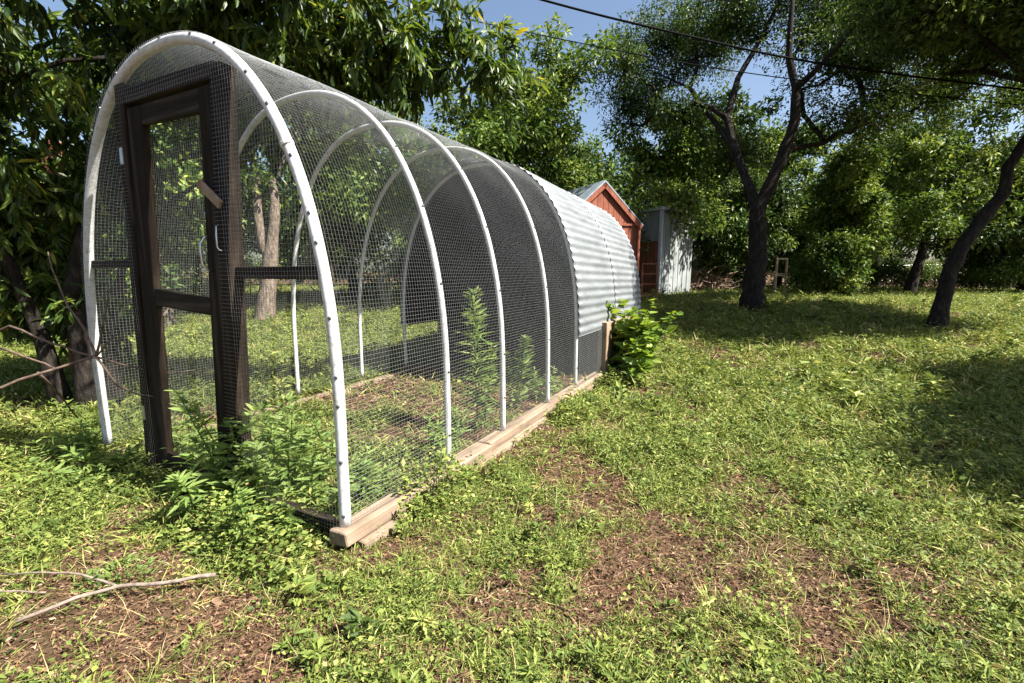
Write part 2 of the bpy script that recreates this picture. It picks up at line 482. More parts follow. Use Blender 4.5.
run = thing('hoop_run', 'long arched run of white hoops and wire mesh with an old door and corrugated end', 'animal run', (CX[0], CX[1], 0), -TH)
rngh = np.random.default_rng(11)
for hi, hy in enumerate(HOOPS):
    px_, pz_, ln = profile(0, 90)
    wob = .006 * np.sin(np.linspace(0, 5 + hi, 90) + hi)
    pr = .0265 if hi == 0 else .020
    h = MB().tube([(a + w, hy + w * .6, b) for a, b, w in zip(px_, pz_, wob)], pr, 14).build('hoop', M['pvc'], run, smooth=True)
    if hi == 5: continue
    # screws that hold the mesh to the hoop
    ns = 25 if hi == 0 else 13
    for kk in range(ns):
        u = (kk + .35 + rngh.random() * .3) / ns; i = int(u * 89)
        if 0 < i < 89:
            tx, tz = px_[i + 1] - px_[i - 1], pz_[i + 1] - pz_[i - 1]; m_ = math.hypot(tx, tz); nx_, nz_ = tz / m_, -tx / m_
            c = Vector((px_[i] + wob[i], hy + wob[i] * .6, pz_[i]))
            d = Vector((nx_ * .55, -.83, nz_ * .55)) if hi == 0 else Vector((nx_, -.15, nz_))
            d.normalize()
            if hi > 0 and c.x < 0: continue
            MB().tube([c + d * (pr - .004), c + d * (pr + .003), c + d * (pr + .006)], [.0085, .0085, .005], 8).build('screw', M['dark_steel'], h, smooth=False)
    if hi == 0:
        ci = min(range(90), key=lambda q: abs(pz_[q] - 1.83) + (px_[q] < 0) * 9)
        cc = [(px_[i] + wob[i], hy, pz_[i]) for i in (ci - 1, ci, ci + 1)]
        c = np.array(cc); mid = c[1]; d = (c[2] - c[0]) / np.linalg.norm(c[2] - c[0])
        MB().tube([mid - d * .012, mid - d * .010, mid + d * .010, mid + d * .012], [.027, .0305, .0305, .027], 14).build('joint_ring', M['pvc'], h, smooth=False)

# wire mesh skin: real wires, 18 mm squares
CELL = .0205
def wires(lines, r):
    """thin three-sided wires along polylines, one mesh"""
    V = []; F = []; base = 0
    ang = [np.pi / 2, np.pi * 7 / 6, np.pi * 11 / 6]
    for pts, nvec in lines:
        P = np.asarray(pts, float); n = len(P)
        t = np.gradient(P, axis=0); t = nrm(t); nv = np.broadcast_to(np.asarray(nvec, float), (n, 3))
        nv = nrm(nv - (nv * t).sum(1)[:, None] * t); b = np.cross(t, nv)
        ring = np.stack([P + r * (np.sin(a) * nv + np.cos(a) * b) for a in ang], 1).reshape(-1, 3)
        i = np.arange(n - 1)[:, None] * 3 + base
        f = np.concatenate([i + np.array([[0, 1, 4, 3]]), i + np.array([[1, 2, 5, 4]]), i + np.array([[2, 0, 3, 5]])], 0)
        V.append(ring); F.append(f); base += 3 * n
    V = np.concatenate(V); F = np.concatenate(F)
    return V, F
def sag(s, y):
    """slack of the mesh between hoops"""
    return -.010 * abs(math.sin(math.pi * min(1, (y % .78) / .78))) + .004 * math.sin(7 * s + 3 * y)
lines = []
px_, pz_, ln = profile(.030, 130)
tx, tz = np.gradient(px_), np.gradient(pz_); mm = np.hypot(tx, tz); nxp, nzp = tz / mm, -tx / mm
nxp, nzp = (nxp, nzp) if nxp[0] > 0 else (-nxp, -nzp)
sl = np.linspace(0, ln, 130)
def skin(i_s, y):
    s = i_s
    x = np.interp(s, sl, px_); z = np.interp(s, sl, pz_); ax = np.interp(s, sl, nxp); az = np.interp(s, sl, nzp)
    hs = np.array(HOOPS); k = np.clip(np.searchsorted(hs, y, side='right') - 1, 0, 3)
    t = (y - hs[k]) / (hs[k + 1] - hs[k])
    w = -.012 * np.sin(np.pi * np.clip(t, 0, 1)) * (.6 + .4 * np.sin(2.1 * s + k)) + .006 * np.sin(9 * s + 5 * y) * np.sin(np.pi * np.clip(t, 0, 1))
    return np.stack([x + ax * w, np.broadcast_to(y, np.shape(x)), z + az * w], -1), np.stack([ax, 0 * ax, az], -1)
for y in np.arange(-.01, COOP0 + .03, CELL):
    s = np.linspace(0, ln, 116); P, nv = skin(s, np.full(116, y)); lines.append((P, nv))
for s in np.arange(0, ln, CELL):
    y = np.linspace(-.01, COOP0 + .03, 26); P, nv = skin(np.full(26, s), y); lines.append((P, nv))
V, F = wires(lines, .00056)
link('wire_mesh', np_mesh('wire_mesh', V, F.ravel(), np.full(len(F), 4)), M['wire'], run)

# front end: door frame (leaning a little), door, cross bars, mesh
SH = .066; ZR = 2.25
fr = lambda x, z: x + SH * (z - ZR)
MB().box(.455, .530, -.03, .05, .02, 2.262, SH, ZR).build('door_post', M['old_wood'], run, bevel=.004)
MB().box(-.475, -.385, -.02, .07, .02, 2.33, SH, ZR).build('door_post', M['old_wood'], run, bevel=.004)
MB().hexa([(-.384, -.015, 2.222), (.454, -.015, 2.205), (.454, .06, 2.205), (-.384, .06, 2.222),
           (-.382, -.015, 2.305), (.456, -.015, 2.285), (.456, .06, 2.285), (-.382, .06, 2.305)]).build('door_header', M['old_wood_x'], run, bevel=.004)
MB().box(-1.13, fr(-.475, 1.34) - .004, .0, .045, 1.318, 1.368).build('cross_bar', M['old_wood_x'], run, bevel=.003)
MB().box(fr(.530, 1.3) + .003, 1.12, .0, .045, 1.262, 1.322).build('cross_bar', M['old_wood_x'], run, bevel=.003)
MB().box(-.60, 1.12, .0, .05, -.02, .10).build('sill_board', M['old_wood_x'], run, bevel=.004)
# the door
door = MB().box(-.375, -.235, -.012, .030, .10, 2.195, SH, ZR).build('door', M['old_wood'], run, bevel=.004)
door.name = 'door'
MB().box(.315, .445, -.012, .030, .10, 2.190, SH, ZR).build('stile', M['old_wood'], door, bevel=.004)
def rail(z0a, z1a, z0b, z1b, nm, m='old_wood_x', y0=-.008, y1=.026):
    xa0, xa1 = fr(-.234, z0a), fr(-.234, z1a); xb0, xb1 = fr(.314, z0b), fr(.314, z1b)
    return MB().hexa([(xa0, y0, z0a), (xb0, y0, z0b), (xb0, y1, z0b), (xa0, y1, z0a), (xa1, y0, z1a), (xb1, y0, z1b), (xb1, y1, z1b), (xa1, y1, z1a)]).build(nm, M[m], door, bevel=.003)
rail(2.095, 2.195, 2.080, 2.19, 'rail'); rail(1.10, 1.20, 1.065, 1.155, 'rail'); rail(.09, .19, .05, .165, 'rail')
dl = []
for x in np.arange(-.23, .315, CELL):
    dl.append(([(fr(x, z), .032, z) for z in np.linspace(.1, 2.19, 4)], (0, 1, 0)))
for z in np.arange(.11, 2.19, CELL):
    dl.append(([(fr(-.25, z), .032, z), (fr(.04, z), .0325, z), (fr(.33, z), .032, z)], (0, 1, 0)))
V, F = wires(dl, .00045)
link('wire_panel', np_mesh('wire_panel', V, F.ravel(), np.full(len(F), 4)), M['wire'], door)
# handle, hook, turn button, hinges
hx = fr(.375, 1.39) - .028
MB().tube([(hx, -.012, 1.475), (hx - .004, -.035, 1.468), (hx - .012, -.05, 1.44), (hx - .014, -.052, 1.39), (hx - .012, -.05, 1.335), (hx - .004, -.035, 1.308), (hx, -.012, 1.30)], .0065, 8).build('handle', M['steel'], door, smooth=True)
hk = fr(.448, 1.45)
MB().tube([(hk, -.018, 1.53), (hk + .004, -.035, 1.52), (hk + .012, -.042, 1.48), (hk + .010, -.042, 1.42), (hk + .014, -.036, 1.405), (hk + .034, -.034, 1.40)], .0045, 7).build('hook', M['steel'], run, smooth=True)
b = MB()
c0 = np.array([fr(.335, 1.68), -.05, 1.735]); c1 = np.array([fr(.505, 1.62), -.05, 1.618]); d = nrm(c1 - c0); nn = np.array([-d[2], 0, d[0]]) * .022
b.hexa([c0 - nn, c1 - nn, c1 - nn + (0, .018, 0), c0 - nn + (0, .018, 0), c0 + nn, c1 + nn, c1 + nn + (0, .018, 0), c0 + nn + (0, .018, 0)])
b.build('turn_button', M['post_wood'], run, bevel=.003)
for z in (1.95, .42):
    x = fr(-.44, z)
    hg = MB().box(x - .02, x + .012, -.026, -.0205, z - .045, z + .045).build('hinge', M['steel'], run)
    for dz in (-.03, 0, .03):
        MB().tube([(x + .035, -.012, z + dz), (x + .035, -.017, z + dz)], .007, 8).build('screw', M['steel'], hg)
# end mesh outside the door
el = []
YE = -.034
for x in np.arange(-1.16, 1.165, CELL):
    zt = top_at(x, .02)
    if zt <= HB: continue
    inside = fr(-.38, 1.2) < x < fr(.45, 1.2)
    z0 = 2.21 if (inside or -.36 < x < .44) else .08
    if zt - z0 < .02: continue
    zz = np.linspace(z0, zt, max(3, int((zt - z0) / .2)))
    el.append(([(x + .002 * math.sin(5 * z + x * 9), YE + .004 * math.sin(6 * z + 3 * x), z) for z in zz], (0, 1, 0)))
for z in np.arange(.09, TOP + .02, CELL):
    w = half_width(z, .02)
    if w < .05: continue
    segs = [(-w, fr(-.385, z)), (fr(.447, z), w)] if z < 2.21 else [(-w, w)]
    for a, c in segs:
        if c - a < .03: continue
        xx = np.linspace(a, c, max(3, int((c - a) / .15)))
        el.append(([(x, YE + .004 * math.sin(6 * z + 3 * x), z + .002 * math.sin(7 * x)) for x in xx], (0, 1, 0)))
V, F = wires(el, .00045)
link('end_mesh', np_mesh('end_mesh', V, F.ravel(), np.full(len(F), 4)), M['wire'], run)

# base boards: two courses of weathered timbers along the right side, one on the left
rb = np.random.default_rng(5)
def board(x0, x1, y0, y1, z0, z1):
    j = lambda: rb.normal(0, .005)
    return MB().hexa([(x0 + j(), y0, z0 + j()), (x1 + j(), y0 + j(), z0 + j()), (x1 + j(), y1, z0 + j()), (x0 + j(), y1, z0 + j()),
                      (x0 + j(), y0, z1 + j()), (x1 + j(), y0 + j(), z1 + j()), (x1 + j(), y1, z1 + j()), (x0 + j(), y1, z1 + j())]).build('base_board', M['board'], run, bevel=.006)
board(1.10, 1.225, -.06, 1.25, .035, .105); board(1.105, 1.215, 1.256, 2.62, .04, .108); board(1.10, 1.22, 2.626, 4.0, .05, .11)
board(1.15, 1.255, .02, 1.02, -.05, .033); board(1.152, 1.265, 1.03, 2.35, -.05, .037); board(1.15, 1.25, 2.36, 3.9, -.05, .047)
board(-1.225, -1.10, -.04, 2.0, -.06, .03); board(-1.22, -1.105, 2.006, 4.0, -.06, .035)

# corrugated coop end
px_, pz_, ln = profile(.034, 700)
tx, tz = np.gradient(px_), np.gradient(pz_); mm = np.hypot(tx, tz); ax_, az_ = tz / mm, -tx / mm
if ax_[0] < 0: ax_, az_ = -ax_, -az_
sl = np.linspace(0, ln, 700); wv = .0058 * np.sin(2 * np.pi * sl / .092)
ok = pz_ > .62
def sheet(y0, y1, off, nm):
    yv = np.linspace(y0, y1, 9)
    ro = []
    for dv in (0, .0016):
        for y in yv:
            dent = .002 * np.sin(3 * sl + 2.2 * y)
            tp = (y - COOP0) / (COOP1 - COOP0)
            ro.append(np.stack([(px_ + ax_ * (wv + off + dent - dv)) * (1 - .03 * tp), np.full(700, y), (pz_ + az_ * (wv + off + dent - dv)) * (1 - .045 * tp)], -1)[ok])
    n = ok.sum(); V = np.concatenate(ro); f = []
    for lay in (0, 1):
        o = lay * 9 * n
        for r in range(8):
            i = o + r * n + np.arange(n - 1); qd = np.stack([i, i + 1, i + n + 1, i + n], -1)
            f.append(qd if lay == 0 else qd[:, ::-1])
    for r in (0, 8):
        i = r * n + np.arange(n - 1); f.append(np.stack([i, i + 9 * n, i + 9 * n + 1, i + 1], -1))
    F = np.concatenate(f)
    return link(nm, np_mesh(nm, V, F.ravel(), np.full(len(F), 4), None, True), M['zinc'], run)
sheet(COOP0 - .03, 4.58, 0, 'corrugated_sheet'); sheet(4.50, COOP1 + .04, .0075, 'corrugated_sheet')
# dark arched sheet lining the first bay of the coop
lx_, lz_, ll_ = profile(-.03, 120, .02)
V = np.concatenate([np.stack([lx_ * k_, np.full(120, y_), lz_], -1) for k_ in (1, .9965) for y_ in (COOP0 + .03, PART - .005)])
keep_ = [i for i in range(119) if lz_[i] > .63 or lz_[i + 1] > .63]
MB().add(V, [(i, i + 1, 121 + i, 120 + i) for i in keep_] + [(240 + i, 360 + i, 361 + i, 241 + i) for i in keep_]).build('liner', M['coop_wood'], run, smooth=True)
# dark partition inside, end wall, side boards and posts of the coop
def arch_panel(y, nm, m, off, th=.02, z0=.03):
    zz = np.linspace(z0, TOP + off - .02, 40)
    pts = [(half_width(z, off), z) for z in zz] + [(-half_width(z, off), z) for z in zz[::-1]]
    n = len(pts); V = [(x, y, z) for x, z in pts] + [(x, y + th, z) for x, z in pts]
    f = [tuple(range(n)), tuple(range(2 * n - 1, n - 1, -1))] + [(i, (i + 1) % n, (i + 1) % n + n, i + n) for i in range(n)]
    return MB().add(V, f).build(nm, M[m], run)
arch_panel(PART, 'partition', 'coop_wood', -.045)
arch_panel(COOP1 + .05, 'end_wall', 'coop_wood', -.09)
for sx in (1, -1):
    xa, xb = (1.165, 1.20) if sx > 0 else (-1.20, -1.165)
    MB().box(xa, xb, PART + .10, COOP1 - .01, .0, .68).build('side_board', M['post_wood'], run, bevel=.003)
    xa, xb = (1.13, 1.235) if sx > 0 else (-1.235, -1.13)
    MB().box(xa, xb, PART + .0, PART + .095, .0, .70).build('coop_post', M['post_wood'], run, bevel=.004)
    # wire under the sheet's first bay
    el = []
    for y in np.arange(COOP0, PART, CELL): el.append(([(sx * 1.183, y, z) for z in (.1, .35, .62)], (1, 0, 0)))
    for z in np.arange(.11, .63, CELL): el.append(([(sx * 1.183, y, z) for y in (COOP0, 3.5, PART)], (1, 0, 0)))
    V, F = wires(el, .0008)
    link('wire_panel', np_mesh('wire_panel', V, F.ravel(), np.full(len(F), 4)), M['wire'], run)

# ------------------------------------------------------------------ sheds behind
def wall_poly(mb, P, th):
    """flat polygon given in order, given thickness along its normal"""
    P = [Vector(map(float, p)) for p in P]; nv = (P[1] - P[0]).cross(P[2] - P[1]).normalized() * th; n = len(P)
    mb.add(P + [p + nv for p in P], [tuple(range(n)), tuple(range(2 * n - 1, n - 1, -1))] + [(i, (i + 1) % n, (i + 1) % n + n, i + n) for i in range(n)])
ap = at(604, 181, 10.2)                         # gable apex
rz = float(gz(ap[0], ap[1]))
RA = R(24)                                      # gable turned to the sun
red = thing('red_shed', 'red wooden shed with a grey metal gable roof behind the corrugated end', 'shed', (ap[0], ap[1], rz), RA)
H = ap[2] - rz; hwid = 1.0; eave = H - .86; ly = 3.0
# local: gable in the plane y=0, ridge runs to +y
nb = 14
gb = MB()
for i in range(nb):
    x0 = -hwid + 2 * hwid * i / nb; x1 = x0 + 2 * hwid / nb - .008
    zt = lambda x: H - .05 - (H - .05 - eave) * abs(x) / hwid
    pts = [(x0, 0, -.3), (x1, 0, -.3), (x1, 0, zt(x1)), (x0, 0, zt(x0))]
    if x0 < 0 < x1: pts = [(x0, 0, -.3), (x1, 0, -.3), (x1, 0, zt(x1)), (0, 0, zt(0)), (x0, 0, zt(x0))]
    wall_poly(gb, pts, -.025)
wall_poly(gb, [(-hwid, .024, -.3), (hwid, .024, -.3), (hwid, .024, eave), (0, .024, H - .06), (-hwid, .024, eave)], -.02)
gb.build('gable_wall', M['red_wood'], red)
for sx in (-1, 1):
    w = MB().box(min(sx * hwid, sx * (hwid - .03)), max(sx * hwid, sx * (hwid - .03)), .05, ly, -.3, eave - .01).build('side_wall', M['red_wood'], red)
    sl_ = math.hypot(hwid + .06, (H - eave) / hwid * (hwid + .06)); an = math.atan2(H - eave, hwid)
    e = Vector((sx * (hwid + .06), 0, H - (H - eave) / hwid * (hwid + .06)))
    r = MB()
    nv = Vector((sx * math.sin(an), 0, math.cos(an)))
    def ribbed(z_off):
        out = []
        for j in range(25):
            y = -.068 + (ly + .2) * j / 24
            hgt = .012 * (1 if j % 2 else 0)
            out.append((y, z_off + hgt))
        return out
    V = []; f = []
    rb_ = ribbed(.012)
    for y, o_ in rb_:
        V.append(Vector((0, y, H)) + nv * o_ + Vector((0, 0, .0))); V.append(e + Vector((0, y, 0)) + nv * o_)
    for j in range(24): f.append((2 * j, 2 * j + 1, 2 * j + 3, 2 * j + 2))
    n_ = len(V)
    for y, o_ in rb_:
        V.append(Vector((0, y, H - .02)) + nv * (-.004)); V.append(e + Vector((0, y, 0)) + nv * (-.006))
    for j in range(24): f.append((n_ + 2 * j, n_ + 2 * j + 2, n_ + 2 * j + 3, n_ + 2 * j + 1))
    f.append((0, n_, n_ + 1, 1)); f.append((48, 49, n_ + 49, n_ + 48)); 
    MB().add(V, f).build('roof', M['roof_metal'], red)
    # barge board
    b = MB(); a0 = Vector((sx * .003, 0, H - .012)); dn = -nv * .11
    b.hexa([a0 + Vector((0, -.062, 0)) + dn, e + Vector((0, -.062, 0)) + dn - nv * .01, e + Vector((0, -.036, 0)) + dn - nv * .01, a0 + Vector((0, -.036, 0)) + dn,
            a0 + Vector((0, -.062, 0)), e + Vector((0, -.062, 0)) - nv * .01, e + Vector((0, -.036, 0)) - nv * .01, a0 + Vector((0, -.036, 0))])
    b.build('barge_board', M['red_wood'], red)
MB().box(-hwid + .02, hwid - .02, -.034, -.026, eave - .06, eave - .02).build('trim_board', M['red_wood'], red)
MB().box(hwid - .07, hwid + .006, -.040, -.027, -.3, eave - .07).build('trim_board', M['red_wood'], red)

wc = at(660, 252, 13.0); wz = float(gz(wc[0], wc[1]))
white = thing('white_shed', 'pale flat-roofed shed with a rust brown lower wall beside the red shed', 'shed', (wc[0], wc[1], wz), R(38))
WH = at(661, 209, 13.0)[2] - wz
dpt, wid = 2.2, 1.6
# local: front wall (facing the camera left) runs to -x, right wall runs along +x,+y
rt = MB()
MB().box(0, wid, 0, .05, -.3, WH - .06).build('side_wall', M['shed_white'], white)
for j in range(1, 7):
    MB().box(wid * j / 7 - .012, wid * j / 7 + .012, -.014, -.001, -.3, WH - .07).build('batten', M['shed_white'], white)
MB().box(0.002, .05, .052, dpt, WH * .64, WH - .06).build('upper_wall', M['shed_white'], white)
MB().box(0.012, .05, .052, dpt, -.3, WH * .64 - .01).build('lower_wall', M['brown_panel'], white)
MB().box(wid - .05, wid, .052, dpt, -.3, WH - .06).build('side_wall', M['shed_white'], white)
MB().box(0, wid, dpt + .002, dpt + .05, -.3, WH - .06).build('side_wall', M['shed_white'], white)
MB().box(-.05, .03, -.05, .03, -.3, WH - .055).build('corner_post', M['trim_grey'], white)
MB().box(-.1, wid + .1, -.1, dpt + .1, WH - .05, WH + .03).build('roof', M['trim_grey'], white)
# brown frame leaning near the red shed
lp = at(650, 276, 11.2); lz = float(gz(lp[0], lp[1]))
lf = thing('ladder', 'thin brown ladder frame propped between the red shed and the white shed', 'ladder', (lp[0], lp[1], lz), R(-10))
for x in (-.17, .17):
    MB().hexa([(x - .02, 0, 0), (x + .02, 0, 0), (x + .02, .03, 0), (x - .02, .03, 0), (x - .02, .12, .95), (x + .02, .12, .95), (x + .02, .15, .95), (x - .02, .15, .95)]).build('rail', M['brown_panel'], lf)
for k in range(4):
    z = .18 + k * .24; y = z * .126
    MB().box(-.149, .149, y + .004, y + .026, z, z + .035).build('rung', M['brown_panel'], lf)

# ------------------------------------------------------------------ trees
def rel(base, pts): return [np.array(p) - np.array(base) for p in pts]
# the forked oak on the lawn
OB = gpt(752, 311); OD = OB[1] * math.cos(PITCH) - (OB[2] - CAM_H) * math.sin(PITCH)
at0 = lambda x, y, dd=0: at(x, y, OD + dd)
tr0 = rel(OB, [OB - (0, 0, .25), OB + (0, 0, .02), at0(753, 292), at0(757, 262), at0(758, 232), at0(757, 208)])
trL = rel(OB, [at0(748, 184, .2), at0(735, 150, .5), at0(727, 118, .8), at0(738, 78, 1.0), at0(760, 40, 1.1), at0(778, 5, 1.2), at0(790, -40, 1.2)])
trR = rel(OB, [at0(768, 188, -.1), at0(782, 160, -.2), at0(795, 120, -.3), at0(796, 88, -.4), at0(789, 55, -.4), at0(791, 15, -.5), at0(797, -40, -.6)])
trB = rel(OB, [at0(812, 74, -.8), at0(838, 46, -1.3), at0(866, 12, -1.7)])
trC = rel(OB, [at0(690, 88, 1.8), at0(650, 70, 3.0)])
rngO = np.random.default_rng(21)
oak = thing('oak_tree', 'dark forked oak standing on the lawn right of the sheds', 'tree', OB)
z_ = lambda p: np.array(p)
ells = [(rel(OB, [at0(690, 40, 3.0)])[0], (2.3, 1.5, 1.3)), (rel(OB, [at0(830, -20, .9)])[0], (1.7, 1.5, 1.2)), (rel(OB, [at0(880, 40, -.3)])[0], (2.0, 1.6, 1.1)),
        (rel(OB, [at0(640, 95, 4.0)])[0], (1.3, 1.2, 1.2)), (rel(OB, [at0(845, 120, .3)])[0], (1.3, 1.0, .5)), (rel(OB, [at0(740, 150, 2.3)])[0], (1.2, 1.0, .7)),
        (rel(OB, [at0(950, 70, .6)])[0], (1.4, 1.3, 1.2)), (rel(OB, [at0(740, 15, 1.4)])[0], (1.5, 1.0, .9)), (rel(OB, [at0(830, 30, .9)])[0], (1.3, .9, .7)), (rel(OB, [at0(620, 60, 1.5)])[0], (.8, .9, .7))]
ells.append((rel(OB, [at0(900, 95, .4)])[0], (1.3, .9, .5))); ells.append((rel(OB, [at0(690, 110, 1.6)])[0], (1.0, .8, .5)))
cen = blob_centres(ells, 760, rngO, .25)
sk = grow([(tr0, None, .25, .15), (trL, 5, .095, .03), (trR, 5, .125, .03), (trB, 5 + 7 + 4, .06, .02), (trC, 5 + 2, .05, .03)], cen, rngO, .27)
limbs_mesh('trunk', sk, rngO, 12, .05).build('trunk', M['bark'], oak, smooth=True)
link('crown', clump_leaves(cen, 120, .40, .085, .040, rngO, 'crown', False, .1, .15), M['oak_leaf'], oak)

# the leaning oak on the right
RB = gpt(937, 327); RD = RB[1] * math.cos(PITCH) - (RB[2] - CAM_H) * math.sin(PITCH)
at1 = lambda x, y, dd=0: at(x, y, RD + dd)
t1 = rel(RB, [RB - (0, 0, .25), RB + (0, 0, .02), at1(943, 300), at1(950, 270), at1(966, 240), at1(986, 214), at1(1004, 192), at1(1008, 168), at1(1024, 142), at1(1050, 110), at1(1072, 70), at1(1080, 20), at1(1085, -40)])
t1b = rel(RB, [at1(1030, 80, -.6), at1(985, 40, -1.0), at1(945, 10, -1.2)])
ells = [(np.array([7.2, 6.3, 4.8]) - RB, (1.1, 1.0, .7)), (np.array([9.2, 6.5, 4.7]) - RB, (1.5, 1.2, .9)), (np.array([5.5, 6.8, 5.0]) - RB, (1.0, .9, .6)), (rel(RB, [at1(1000, 10, -.3)])[0], (1.7, 1.4, .9)), (rel(RB, [at1(1090, -30, -.4)])[0], (2.0, 1.7, 1.2)), (rel(RB, [at1(930, -10, -.5)])[0], (1.2, 1.2, .7)), (rel(RB, [at1(1110, 60, 0)])[0], (1.0, 1.4, .8))]
rngR = np.random.default_rng(22)
roak = thing('oak_tree', 'dark crooked oak leaning right at the right edge of the lawn', 'tree', RB)
cen = blob_centres(ells, 760, rngR, .3)
sk = grow([(t1, None, .12, .05), (t1b, 9, .05, .02)], cen, rngR, .2)
limbs_mesh('trunk', sk, rngR, 12, .05).build('trunk', M['bark'], roak, smooth=True)
link('crown', clump_leaves(cen, 170, .40, .085, .042, rngR, 'crown', False, .1, .15), M['oak_leaf'], roak)

def simple_trunk(h, r, rng, lean=(0, 0), n=6):
    pts = [np.array([0, 0, -.3])]
    for i in range(n):
        t = (i + .3) / n
        pts.append(np.array([lean[0] * t + rng.normal(0, .05) * h * .25, lean[1] * t + rng.normal(0, .05) * h * .25, h * t]))
    return pts
def bg_tree(name, label, px, d, H_, Wd, seed, leaf='oak_leaf', n=150, per=110, L=.12, W=.055, tr=.16, th=.55, bark='bark', group=None, low=.25, lean=(0, 0), spread=.5):
    rng = np.random.default_rng(seed)
    base = gxy(px, d); n = int(n * 1.12); per = int(per * 1.1); L, W, spread = L * 1.35, W * 1.45, spread * .92
    tp = simple_trunk(H_ * th, tr, rng, lean)
    ells = []
    for i in range(7):
        a = rng.random() * 6.28; rr = Wd * (.25 + .45 * rng.random()); zz = H_ * (low + (.86 - low) * (i + rng.random()) / 7)
        s = (.45 + .2 * rng.random()) * (1.15 - .6 * max(0, zz / H_ - .5))
        ells.append(((lean[0] + math.cos(a) * rr, lean[1] + math.sin(a) * rr, zz), (Wd * s, Wd * s, H_ * .15)))
    ells.append(((lean[0], lean[1], H_ * .86), (Wd * .35, Wd * .35, H_ * .14)))
    return make_tree(name, label, 'tree', base, [(tp, None, tr, tr * .5)], ells, n, per, spread, L, W, leaf, bark, seed, tr, group)
G1 = 'trees behind the run and the sheds'
T = []
T.append(bg_tree('oak_tree', 'broad sunlit oak rising behind the middle of the arched run', 535, 13.5, 6.6, 2.9, 31, 'bright_leaf', 230, 120, .10, .05, group=G1, low=.15))
T.append(bg_tree('oak_tree', 'dense green oak directly behind the red shed roof', 635, 15.5, 5.9, 2.5, 32, 'bright_leaf', 190, 120, .11, .055, group=G1, low=.1))
T.append(bg_tree('oak_tree', 'tall dark oak behind the white shed, left of the forked oak', 705, 17.0, 6.2, 2.7, 33, 'oak_leaf', 180, 120, .12, .06, group=G1, low=.2))
T.append(bg_tree('oak_tree', 'shaded oak far behind the forked oak trunk', 775, 20, 6.6, 3.0, 34, 'bright_leaf', 170, 110, .13, .065, group=G1, low=.12))
T.append(bg_tree('young_tree', 'bright bushy young tree between the forked oak and the leaning oak', 846, 12.6, 4.1, 1.15, 35, 'bright_leaf', 170, 110, .085, .045, tr=.06, group='trees beyond the lawn', low=.12, spread=.32))
T.append(bg_tree('oak_tree', 'small oak with a leaning dark trunk left of the crooked oak', 908, 14.0, 6.0, 2.4, 36, 'bright_leaf', 150, 110, .10, .05, tr=.15, group='trees beyond the lawn', low=.36, lean=(.5, 0), spread=.42))
T.append(bg_tree('oak_tree', 'dark oak at the far right edge behind the crooked oak', 1020, 15.0, 4.9, 2.6, 37, 'oak_leaf', 170, 110, .11, .055, group='trees beyond the lawn', low=.2))
T.append(bg_tree('oak_tree', 'grey oak tree in the gap right of the bright young tree', 872, 18.5, 6.6, 2.9, 38, 'oak_leaf', 170, 110, .13, .065, group='trees beyond the lawn', low=.25))
# behind the run on the left: twin-trunk oak and company
TB = gpt(268, 304); TB = gxy(264, 11.0)
k = lambda x, y, dd=0: at(x, y, 11.0 + dd)
tw0 = rel(TB, [TB - (0, 0, .2), TB + (0, 0, .05), k(268, 285), k(270, 262)])
twa = rel(TB, [k(262, 240), k(258, 215), k(256, 180), k(250, 140, .3), k(240, 90, .5)]); twb = rel(TB, [k(273, 235), k(275, 205), k(272, 180), k(285, 150), k(310, 100, .3)])
rngT = np.random.default_rng(41)
twin = thing('oak_tree', 'pale twin trunk oak seen through the mesh right of the door', 'tree', TB)
cen = blob_centres([((-.5, .6, 5.2), (2.2, 1.8, 1.0)), ((1.4, 1.4, 4.6), (1.5, 1.5, .9)), ((-2.6, .9, 3.4), (1.2, 1.3, 1.0))], 200, rngT, .3)
sk = grow([(tw0, None, .20, .18), (twa, 3, .11, .06), (twb, 3, .13, .06)], cen, rngT, .15)
limbs_mesh('trunk', sk, rngT, 12, .05).build('trunk', M['pale_bark'], twin, smooth=True)
link('crown', clump_leaves(cen, 100, .38, .08, .038, rngT, 'crown', False, .1, .15), M['bright_leaf'], twin)
G2 = 'trees behind the run on the left'
T.append(bg_tree('oak_tree', 'low branching oak behind the door opening', 165, 10.5, 5.6, 2.6, 42, 'bright_leaf', 170, 110, .10, .05, group=G2, low=.2, bark='pale_bark'))
T.append(bg_tree('oak_tree', 'bright green oak seen through the first bay of side mesh', 355, 13, 6.4, 2.7, 43, 'bright_leaf', 180, 110, .11, .055, group=G2, low=.08))
T.append(bg_tree('oak_tree', 'dark leafy oak behind the foliage at the left edge', 20, 9.5, 5.8, 2.8, 44, 'oak_leaf', 170, 110, .10, .05, group=G2, low=.08))
# far wood: each tree its own, copied from the ones above
far = [(60, 19, 1, .95, 'far tree at the left end of the wood'), (200, 22, 2, 1.15, 'far tree behind the low branching oak'), (300, 22, 3, 1.1, 'far tree behind the twin trunk oak'),
       (420, 21, 0, 1.15, 'far tree left of the broad sunlit oak'), (575, 24, 3, 1.1, 'far tree between the broad sunlit oak and the red shed'), 
       (745, 27, 7, .9, 'far tree just behind the forked oak trunk'), (810, 27, 1, 1.0, 'far tree above the pale wooden stand'), (880, 27, 2, .95, 'far tree right of the bright young tree'),
       (1010, 24, 3, .9, 'far tree behind the wire fence at right'), (1090, 20, 0, 1.0, 'far tree outside the fence beyond the right edge'),
       (-60, 15, 2, .9, 'far tree beyond the left edge')]
for i, (px, d, src, sc_, lb) in enumerate(far):
    dup(T[src], gxy(px, d), i * 1.3, sc_, lb, 'far trees along the horizon')
